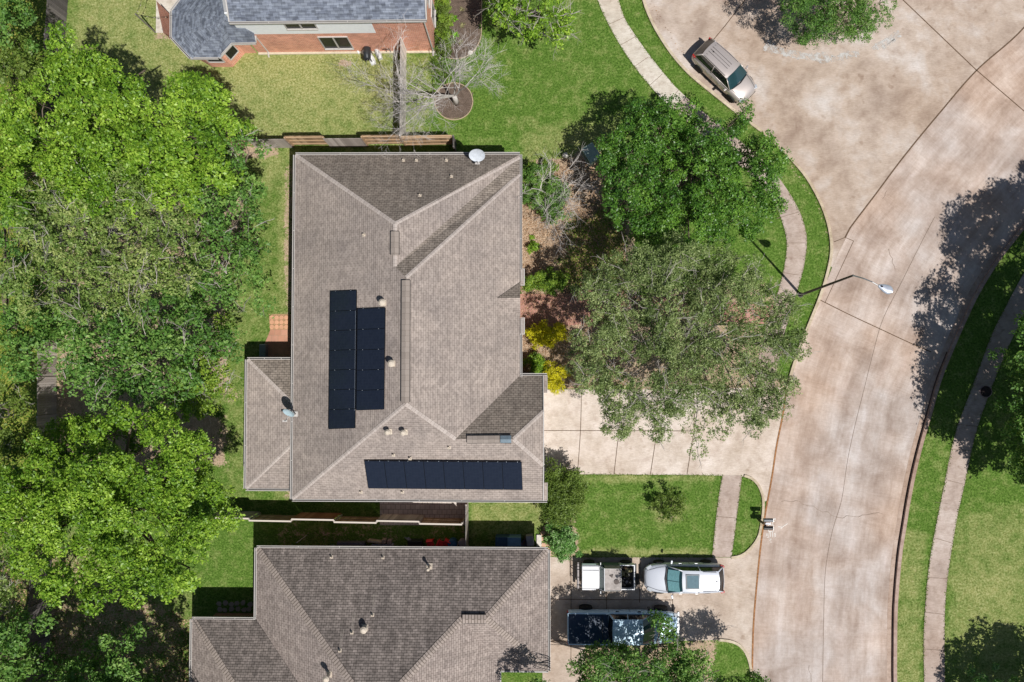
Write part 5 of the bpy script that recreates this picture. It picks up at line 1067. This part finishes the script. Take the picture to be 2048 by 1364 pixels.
# ================================================================ VEHICLES (local x forward, y left)
RUB=paint('tyre_rubber',(.02,.02,.02),.8,0,.2); ALLOY=paint('alloy',(.45,.46,.48),.3,.8,.5,.1,20); CGL=paint('car_glass',(.018,.05,.06),.04,0,.9,.05); DGL=paint('car_glass_dark',(.012,.014,.016),.04,0,.8,.05)
RED=paint('tail_red',(.45,.02,.02),.2,0,.6); CLR=paint('lamp_clear',(.55,.58,.62),.1,.3,.8); TRIM=paint('black_trim',(.02,.02,.022),.5); SHADE=paint('sun_shade',(.20,.42,.45),.3,.2,.5,.15,12)
def loft_body(st,parent,m,name='body'):
    """st rows: x, half width, z bottom, z shoulder, z deck centre"""
    G_=[]
    for x,w_,zb,zs,zd in st:
        half=[(w_*.90,zb),(w_*.985,zb+.10),(w_,(zb+zs)/2),(w_*.985,zs-.10),(w_*.93,zs-.02),(w_*.80,zs+(zd-zs)*.55),(w_*.5,zs+(zd-zs)*.9),(0,zd)]
        row=[(x,y,z) for y,z in half]+[(x,-y,z) for y,z in half[-2::-1]]
        G_.append([Vector(p) for p in row])
    mb=MB(); mb.grid(G_); mb.face(G_[0]); mb.face(G_[-1][::-1]); 
    bm_under=MB()
    o=mb.build(name,m,parent,smooth=True,world=False,sub=1); return o
def quadgrid(c00,c10,c11,c01,bulge,nu=8,nv=6):
    """c00-c10 along u; bulge pushes the middle outwards along the normal"""
    A,B_,C_,D_=map(Vector,(c00,c10,c11,c01)); n=(B_-A).cross(D_-A).normalized()
    return [[(A.lerp(B_,i/nu)).lerp(D_.lerp(C_,i/nu),j/nv)+n*bulge*(1-(2*i/nu-1)**2)*(1 if True else 0) for j in range(nv+1)] for i in range(nu+1)]
def wheel(x,y,r,parent,wd=.22,rim=ALLOY):
    s=1 if y>0 else -1; M=Matrix(((1,0,0),(0,0,-s),(0,s,0)))
    M=Matrix.Rotation(-math.pi/2*s,3,'X')
    w_=MB(); w_.lathe((x,y,r),[(r*.62,-wd/2),(r*.94,-wd/2),(r,-wd/2+.03),(r,wd/2-.03),(r*.94,wd/2),(r*.62,wd/2)],24,M)
    tw_=bpy.data.objects.new('wheel',None); col.objects.link(tw_); tw_.parent=parent; w_.build('tyre',RUB,tw_,world=False)
    q=MB(); q.lathe((x,y,r),[(r*.62,-.02),(r*.63,wd/2-.03),(r*.56,wd/2-.05),(r*.15,wd/2-.03),(.01,wd/2-.02)],24,M)
    for k in range(5):
        a=k*2*math.pi/5; c=Vector((x,y,r))+M@Vector((math.cos(a)*r*.36,math.sin(a)*r*.36,wd/2-.03)); 
        q.box(c,(r*.5,.05,.03),rot=M@Matrix.Rotation(a,3,'Z'))
    q.build('rim',rim,tw_,world=False)
def house(parent,m,xf_b,xf_r,xr_r,xr_b,wb,wr,zb,zr,wsm=CGL,sgm=DGL,tap=.93,rb=.05):
    """greenhouse: windscreen, roof, rear and side glass, pillars"""
    wbr=wb*tap; wrr=wr*tap
    F1=(xf_b,wb*.93,zb);F2=(xf_b,-wb*.93,zb);F3=(xf_r,-wr*.92,zr-.03);F4=(xf_r,wr*.92,zr-.03)
    mb=MB(); mb.grid(quadgrid(F2,F1,F4,F3,.10)); mb.build('windshield',wsm,parent,smooth=True,world=False)
    mb=MB(); mb.grid(quadgrid((xr_b,wbr*.93,zb),(xr_b,-wbr*.93,zb),(xr_r,-wrr*.9,zr-.03),(xr_r,wrr*.9,zr-.03),.06)); mb.build('rear_window',sgm,parent,smooth=True,world=False)
    for s in (1,-1):
        pts=[(xf_b,wb*.95*s,zb),(xr_b,wbr*.95*s,zb),(xr_r,wrr*.97*s,zr-.04),(xf_r,wr*.97*s,zr-.04)]
        if s>0: pts=pts[::-1]
        mb=MB(); mb.grid(quadgrid(*(pts if s<0 else [pts[3],pts[2],pts[1],pts[0]]),0.02*(1 if s<0 else -1))); mb.build('side_window',sgm,parent,world=False)
        pl_=MB()
        for a,b,r_ in (((xf_b,wb*.95*s,zb),(xf_r,wr*.96*s,zr-.02),.03),((xr_b,wbr*.95*s,zb),(xr_r,wrr*.96*s,zr-.02),.045),((xf_b,wb*.96*s,zb),(xr_b,wbr*.96*s,zb),.022)): pl_.tube([a,b],r_,6)
        xm=(xf_r+xr_r)/2; pl_.tube([(xm+.05,(wb+wbr)/2*.96*s,zb),(xm,(wr+wrr)/2*.98*s,zr-.02)],.03,6)
        pl_.build('pillar',m,parent,smooth=True,world=False)
    G_=[]
    for i in range(11):
        u=i/10; x=xf_r+.02+(xr_r-xf_r-.04)*u; ww=wr+(wrr-wr)*u; e=.05*math.sin(math.pi*u)**.5
        G_.append([Vector((x+(.06*(1-(v/6)**2) if i==0 else (-.05*(1-(v/6)**2) if i==10 else 0)),ww*v/6,zr+e-.05*abs(v/6)**3.2)) for v in range(-6,7)])
    mb=MB(); mb.grid(G_); mb.grid([[p-Vector((0,0,.05)) for p in r_][::-1] for r_ in G_])
    n=len(G_[0])
    mb.face([p for p in G_[0]]+[p-Vector((0,0,.05)) for p in G_[0]][::-1]); mb.face([p for p in G_[-1]][::-1]+[p-Vector((0,0,.05)) for p in G_[-1]])
    for j in (0,-1): mb.face([r_[j] for r_ in G_]+[r_[j]-Vector((0,0,.05)) for r_ in G_][::-1])
    return mb.build('roof',m,parent,smooth=True,world=False)
def bits(parent,pieces,name,m,bev=.02):
    for c,dims,rz in pieces: MB().box(c,dims,rz).build(name,m,parent,world=False,bevel=bev)
def lines(parent,L,name='panel_gap',m=TRIM,r=.008):
    mb=MB()
    for l in L: mb.tube(l,r,4)
    mb.build(name,m,parent,world=False)
def under(parent,x0,x1,w_,z0_=.18,z1_=.55): MB().box(((x0+x1)/2,0,(z0_+z1_)/2),(x1-x0,2*w_,z1_-z0_)).build('chassis',TRIM,parent,world=False)
def loc(px,py,z=.7): 
    p=P(px,py,z); return (p.x,p.y,.02)
# --- tan SUV by the kerb of the cul-de-sac
CT=NT('paint_champagne',.35,.5,.5); CT=CT.col((.56,.50,.47)); 
a=P(1405,120,.6);b=P(1490,193,.6)
s1=thing('parked_car','champagne coloured SUV with ribbed roof parked at the kerb of the cul-de-sac','car',loc(1450,144,.7),-R_(44.5))
W=.86; st=[(-2.16,W*.72,.42,.78,.86),(-2.08,W*.90,.36,.86,.98),(-1.8,W*.98,.3,.94,1.05),(-1.0,W,.26,.96,1.06),(0,W*1.0,.26,.95,1.04),(.75,W,.26,.94,1.02),(1.0,W*.985,.28,.92,1.03),(1.5,W*.96,.3,.86,.97),(1.85,W*.88,.34,.78,.88),(2.05,W*.74,.38,.68,.76),(2.14,W*.55,.42,.60,.64)]
loft_body(st,s1,CT); under(s1,-1.8,1.8,W*.86)
rf=house(s1,CT,1.02,.40,-1.62,-2.04,W*.94,W*.72,1.0,1.60)
mb=MB()
for y in (-.36,-.18,0,.18,.36): mb.box((-.72,y,1.652-.04*(abs(y)>.3)),(1.55,.025,.012))
mb.build('roof_rib',paint('rib_dark',(.10,.09,.09),.4),rf,world=False)
for s in (1,-1): MB().tube([(.25,s*W*.66,1.64),(-.5,s*W*.66,1.685),(-1.45,s*W*.62,1.65)],.018,6).build('roof_rail',CT,s1,world=False)
bits(s1,[((-1.25,-.02,1.67),(.10,.05,.06),0)],'antenna',BLACK,.01)
for x in (-1.32,1.32):
    for y in (W-.08,-W+.08): wheel(x,y,.34,s1)
for s in (1,-1):
    bits(s1,[((1.93,s*W*.68,.70),(.26,.26,.14),-s*.5)],'headlight',CLR,.04); bits(s1,[((-2.02,s*W*.84,.88),(.22,.10,.34),s*.25)],'taillight',RED,.03); bits(s1,[((.78,s*(W+.10),1.05),(.12,.20,.14),s*.2)],'mirror',CT,.03); bits(s1,[((.2,s*(W*1.0),.86),(.16,.03,.03),0),((-.75,s*(W*1.0),.88),(.16,.03,.03),0)],'door_handle',ALLOY,.01)
lines(s1,[[(1.98,-.5,.80),(1.5,-.60,.96),(1.04,-.66,1.03)],[(1.98,.5,.80),(1.5,.60,.96),(1.04,.66,1.03)]],r=.007)
lines(s1,[[(.62,s*W*1.005,.35),(.66,s*W*1.0,.9)] for s in (1,-1)]+[[(-.35,s*W*1.005,.35),(-.35,s*W*1.0,.92)] for s in (1,-1)]); MB().box((2.10,0,.55),(.12,.9,.16)).build('grille',TRIM,s1,world=False,bevel=.02); MB().tube([(1.07,-.62,1.045),(1.17,0,1.075),(1.07,.62,1.045)],.028,6).build('cowl',TRIM,s1,world=False)
# --- silver wagon on the second driveway (front towards the house = -x in the photo)
CS=NT('paint_silver',.3,.5,.15); CS=CS.col((.60,.63,.70)); W=.90
s2=thing('parked_car','silver white wagon with sunroof and sun shade parked on the second driveway','car',loc(1368,1156,.7),R_(180.5))
st=[(-2.36,W*.70,.42,.74,.80),(-2.28,W*.88,.36,.86,.96),(-2.0,W*.96,.3,.93,1.02),(-1.0,W,.26,.95,1.04),(0,W,.26,.93,1.02),(.75,W,.26,.90,.99),(1.0,W*.99,.28,.88,.98),(1.6,W*.97,.3,.80,.92),(2.0,W*.88,.34,.72,.84),(2.25,W*.72,.38,.64,.74),(2.36,W*.50,.42,.56,.60)]
loft_body(st,s2,CS); under(s2,-2,2,W*.86); house(s2,CS,1.02,.22,-1.86,-2.24,W*.92,W*.70,.98,1.48)
mb=MB(); mb.grid([[Vector((x,y,z)) for y,x,z in ((-.62,xx,zz),(-.3,xx+.05,zz+.015),(0,xx+.06,zz+.02))] for xx,zz in ((.95,1.06),(.34,1.445))]); mb.grid([[Vector((x,y,z)) for y,x,z in ((.03,xx+.06,zz+.02),(.3,xx+.05,zz+.015),(.62,xx,zz))] for xx,zz in ((.95,1.06),(.34,1.445))]); o=mb.build('sun_shade',SHADE,s2,world=False)
for v in o.data.vertices: v.co.x+=.045; v.co.z+=.04
MB().box((-.35,0,1.53),(.80,.86,.03)).build('sunroof_frame',paint('sunroof_trim',(.10,.12,.14),.4),s2,world=False,bevel=.02); MB().box((-.35,0,1.545),(.68,.74,.02)).build('sunroof_glass',paint('sunroof_pane',(.12,.20,.24),.1,.2,.8),s2,world=False,bevel=.01)
for s in (1,-1):
    bits(s2,[((2.06,s*W*.70,.70),(.34,.26,.12),-s*.55)],'headlight',CLR,.04); bits(s2,[((-2.22,s*W*.84,.84),(.24,.12,.28),s*.3)],'taillight',RED,.03); bits(s2,[((.78,s*(W+.12),1.0),(.11,.22,.12),s*.2)],'mirror',CS,.03); MB().tube([(-.95,s*W*.64,1.53),(-1.75,s*W*.60,1.51)],.012,6).build('roof_rail',TRIM,s2,world=False)
    bits(s2,[((.25,s*W,.82),(.18,.035,.03),0),((-.7,s*W,.84),(.18,.035,.03),0)],'door_handle',ALLOY,.01)
for x in (-1.38,1.42):
    for y in (W-.07,-W+.07): wheel(x,y,.33,s2)
lines(s2,[[(2.22,-.46,.76),(1.6,-.66,.89),(1.06,-.74,.96)],[(2.22,.46,.76),(1.6,.66,.89),(1.06,.74,.96)],[(2.24,-.46,.75),(2.31,0,.74),(2.24,.46,.75)]],r=.008)
lines(s2,[[(x_,s*W*1.005,.35),(x_,s*W*1.0,.9)] for s in (1,-1) for x_ in (.66,-.3,-1.15)])
MB().tube([(1.05,-.70,.99),(1.15,0,1.03),(1.05,.70,.99)],.04,6).build('cowl',TRIM,s2,world=False); MB().box((2.33,0,.56),(.10,.8,.14)).build('grille',TRIM,s2,world=False,bevel=.02); bits(s2,[((-1.75,-.02,1.54),(.14,.04,.07),0)],'antenna',BLACK,.01)
# --- crew cab pickup, front to the right
CB=NT('paint_pale_blue',.3,.5,.1); CB=CB.col((.52,.70,.84)); W=.97
s3=thing('pickup_truck','long pale blue crew cab pickup with a dark bed cover in tree shade','pickup truck',loc(1245,1254,.9),0)
st=[(-3.28,W*.95,.55,1.16,1.20),(-3.2,W,.5,1.22,1.24),(-2.2,W*1.0,.45,1.24,1.26),(-.85,W,.45,1.25,1.27),(-.8,W,.45,1.18,1.20),(.5,W,.42,1.16,1.20),(1.55,W,.45,1.14,1.22),(1.7,W*.99,.5,1.12,1.24),(2.6,W*.97,.5,1.06,1.18),(3.0,W*.92,.5,1.0,1.10),(3.22,W*.80,.5,.9,.98),(3.3,W*.6,.55,.78,.80)]
loft_body(st,s3,CB); under(s3,-3,3,W*.8,.35,.7); house(s3,CB,1.78,1.05,-.62,-.82,W*.93,W*.76,1.2,1.86,tap=1.0)
MB().box((-2.04,0,1.285),(2.34,1.76,.05)).build('bed_cover',paint('cover_navy',(.010,.032,.07),.35),s3,world=False,bevel=.02)
MB().box((-2.04,.90,1.28),(2.40,.07,.06)).build('bed_rail',CB,s3,world=False,bevel=.01); MB().box((-2.04,-.90,1.28),(2.40,.07,.06)).build('bed_rail',CB,s3,world=False,bevel=.01); MB().box((-3.24,0,1.24),(.06,1.8,.06)).build('tailgate_top',CB,s3,world=False,bevel=.01); MB().box((-1.22,0,1.315),(.03,1.74,.012)).build('cover_seam',TRIM,s3,world=False)
for y in (-.5,-.22,0,.22,.5): bits(s3,[((.96,y,1.915-.03*abs(y)),(.08,.05,.035),0)],'cab_light',TRIM,.012)
mb=MB()
for y in (-.4,-.2,0,.2,.4): mb.box((.15,y,1.905),(1.3,.015,.010))
mb.build('roof_rib',CB,s3,world=False)
for x in (-2.15,2.35):
    for y in (W-.02,-W+.02): wheel(x,y,.41,s3,.26)
for s in (1,-1):
    bits(s3,[((3.12,s*W*.78,.92),(.22,.24,.2),-s*.3)],'headlight',CLR,.03); bits(s3,[((-3.27,s*W*.93,1.0),(.08,.10,.36),0)],'taillight',RED,.02); MB().tube([(1.45,s*W,1.25),(1.50,s*(W+.2),1.32)],.025,6).build('mirror_arm',TRIM,s3,world=False); bits(s3,[((1.50,s*(W+.26),1.36),(.12,.18,.26),0)],'mirror',TRIM,.03)
    bits(s3,[((.98,s*W*1.0,1.08),(.2,.04,.05),0),((-.32,s*W*1.0,1.08),(.2,.04,.05),0)],'door_handle',TRIM,.01)
lines(s3,[[(x_,s*W*1.005,.5),(x_,s*W,1.14)] for s in (1,-1) for x_ in (1.5,.42,-.83)]+[[(3.1,-.7,1.02),(2.4,-.80,1.13),(1.8,-.84,1.2)],[(3.1,.7,1.02),(2.4,.80,1.13),(1.8,.84,1.2)]]); MB().box((3.28,0,.78),(.10,1.2,.3)).build('grille',ALLOY,s3,world=False,bevel=.03); MB().box((3.36,0,.55),(.14,1.7,.2)).build('bumper',ALLOY,s3,world=False,bevel=.04)
# --- little white open-bed truck with a soft top, front to the left
CW=paint('paint_white',(.74,.75,.78),.35,0,.5,.04,9); GRN=paint('door_green',(.10,.16,.13),.4,.1,.5); CAN=NT('canvas',.95,.1); cn=CAN.noise(5,5,.6); CAN.bump(cn,.6,.05); CAN=CAN.col(CAN.ramp(cn,[(.3,(.30,.27,.25)),(.7,(.46,.42,.40))])); W=.74
s4=thing('open_truck','small boxy white truck with grey canvas cab top and junk in its open bed','truck',loc(1214,1152,.7),R_(180))
MB().box((1.0,0,.68),(1.02,2*W-.06,.50)).build('body',CW,s4,world=False,bevel=.05)
G_=[[Vector((x_,y,z)) for y,z in ((-W+.06,.95),(-W+.12,1.0),(-.3,1.03),(0,1.035),(.3,1.03),(W-.12,1.0),(W-.06,.95))] for x_ in (.50,1.0,1.50)]
mb=MB(); mb.grid(G_); mb.face(G_[-1]); o=mb.build('hood',CW,s4,world=False); lines(s4,[[(.52,-.42,1.04),(1.46,-.42,1.035)],[(.52,W-.05,.98),(1.50,W-.05,.97)],[(.49,-.66,1.03),(.49,.66,1.03)]],r=.009)
MB().box((-.10,0,.66),(1.2,2*W,.62)).build('tub',GRN,s4,world=False,bevel=.03)
mb=MB(); mb.grid(quadgrid((.47,-W+.06,1.0),(.47,W-.06,1.0),(.22,W-.10,1.48),(.22,-W+.10,1.48),.0)); mb.build('windshield',paint('shield_green',(.06,.13,.11),.05,0,.9),s4,world=False)
fr=MB(); fr.tube([(.47,-W+.05,1.0),(.22,-W+.09,1.5),(.22,W-.09,1.5),(.47,W-.05,1.0)],.025,6); fr.tube([(.47,-W+.05,1.0),(.47,W-.05,1.0)],.02,6); fr.tube([(.36,0,1.22),(.22,0,1.49)],.012,5); fr.build('windshield_frame',CW,s4,world=False)
rg=random.Random(5); G_=[[Vector((.20-.95*i/10,(W-.10)*(j/5-1),1.52-.05*math.sin(math.pi*i/10)*math.sin(math.pi*j/10)+rg.uniform(-.012,.012)-(.03 if j in(0,10) else 0))) for j in range(11)] for i in range(11)]
mb=MB(); mb.grid(G_); 
for j,s in ((0,-1),(10,1)): mb.grid([[r_[j],r_[j]+Vector((0,s*.08,-.45))] for r_ in G_])
mb.grid([[G_[10][j],G_[10][j]+Vector((-.05,0,-.5))] for j in range(11)]); o=mb.build('canvas_top',CAN,s4,smooth=True,world=False); MB().tube([(.20,-W+.1,1.52),(-.75,-W+.1,1.52),(-.75,W-.1,1.52),(.20,W-.1,1.52)],.022,6).build('top_seam',paint('seam_pale',(.6,.58,.55),.8),o,world=False)
mb=MB(); mb.prism([(-.05,-.25),(-.30,-.32),(-.22,-.10)],1.515,1.53); mb.lathe((-.48,.12,1.50),[(.16,0),(.15,.02),(.01,.025)],12); mb.build('canvas_patch',paint('patch_dark',(.12,.10,.09),.9),o,world=False)
MB().box((-1.15,0,.42),(.84,2*W-.04,.1)).build('bed_floor',BLACK,s4,world=False)
for c,dm in (((-1.15,W-.03,.70),(.86,.06,.56)),((-1.15,-W+.03,.70),(.86,.06,.56)),((-1.60,0,.70),(.06,2*W,.56)),((-.74,0,.72),(.05,2*W,.6))): MB().box(c,dm).build('bed_wall',CW,s4,world=False,bevel=.015)
JK=[paint('junk_brown',(.15,.10,.06),.8,0,.2,.4,9),paint('junk_olive',(.16,.15,.08),.8,0,.2,.4,9),paint('junk_steel',(.30,.30,.34),.4,.4,.4,.4,9),BLACK]
for i in range(16):
    x_=-1.15+rg.uniform(-.3,.3); y_=rg.uniform(-.5,.5); mb=MB(); 
    if i%3: mb.lathe((x_,y_,.5),[(rg.uniform(.06,.15),0),(rg.uniform(.08,.16),rg.uniform(.08,.3)),(.03,.32)],9)
    else: mb.box((x_,y_,.62),(rg.uniform(.15,.4),rg.uniform(.05,.2),rg.uniform(.08,.25)),rg.uniform(0,3))
    o=mb.build('scrap_item',JK[0 if y_<-.1 and i%2 else (1 if y_<0 else 3 if i%4 else 2)],None); p_=Matrix.Translation(s4.location)@Matrix.Rotation(R_(180),4,'Z'); o.matrix_world=p_; tag(o,'small dark scrap piece lying in the open bed of the white truck','scrap','scrap pieces in the truck bed')
for x in (-1.15,1.05):
    for y in (W-.02,-W+.02): wheel(x,y,.34,s4,.2)
mb=MB(); mb.box((1.72,0,.55),(.12,1.56,.16)); mb.build('bumper',paint('bumper_rust',(.22,.20,.20),.5,.4),s4,world=False,bevel=.02); mb=MB()
for y in (-.45,0,.45): mb.tube([(1.78,y,.5),(1.80,y,.95),(1.60,y,1.05)],.022,6)
mb.tube([(1.80,-.62,.95),(1.80,.62,.95)],.022,6); mb.tube([(1.80,-.62,.95),(1.86,-.66,.5)],.022,6); mb.tube([(1.55,-.62,.78),(1.80,-.62,.95)],.02,6); mb.build('brush_guard',TRIM,s4,world=False)
MB().box((-1.72,0,.5),(.12,1.4,.14)).build('rear_bumper',TRIM,s4,world=False,bevel=.02); MB().lathe((-1.80,.15,.74),[(.30,-.08),(.34,-.02),(.34,.06),(.28,.1),(.05,.1)],20,Matrix.Rotation(-math.pi/2,3,'Y')).build('spare_wheel',RUB,s4,world=False)
for s in (1,-1):
    MB().lathe((1.5,s*.5,.74),[(.10,0),(.10,.06),(.01,.07)],12,Matrix.Rotation(math.pi/2,3,'Y')).build('headlight',CLR,s4,world=False); bits(s4,[((.42,s*(W+.10),1.1),(.05,.16,.14),0)],'mirror',ALLOY,.01)
    MB().box((1.08,s*(W-.02),.86),(.85,.14,.05)).build('fender',GRN if s<0 else CW,s4,world=False,bevel=.02)
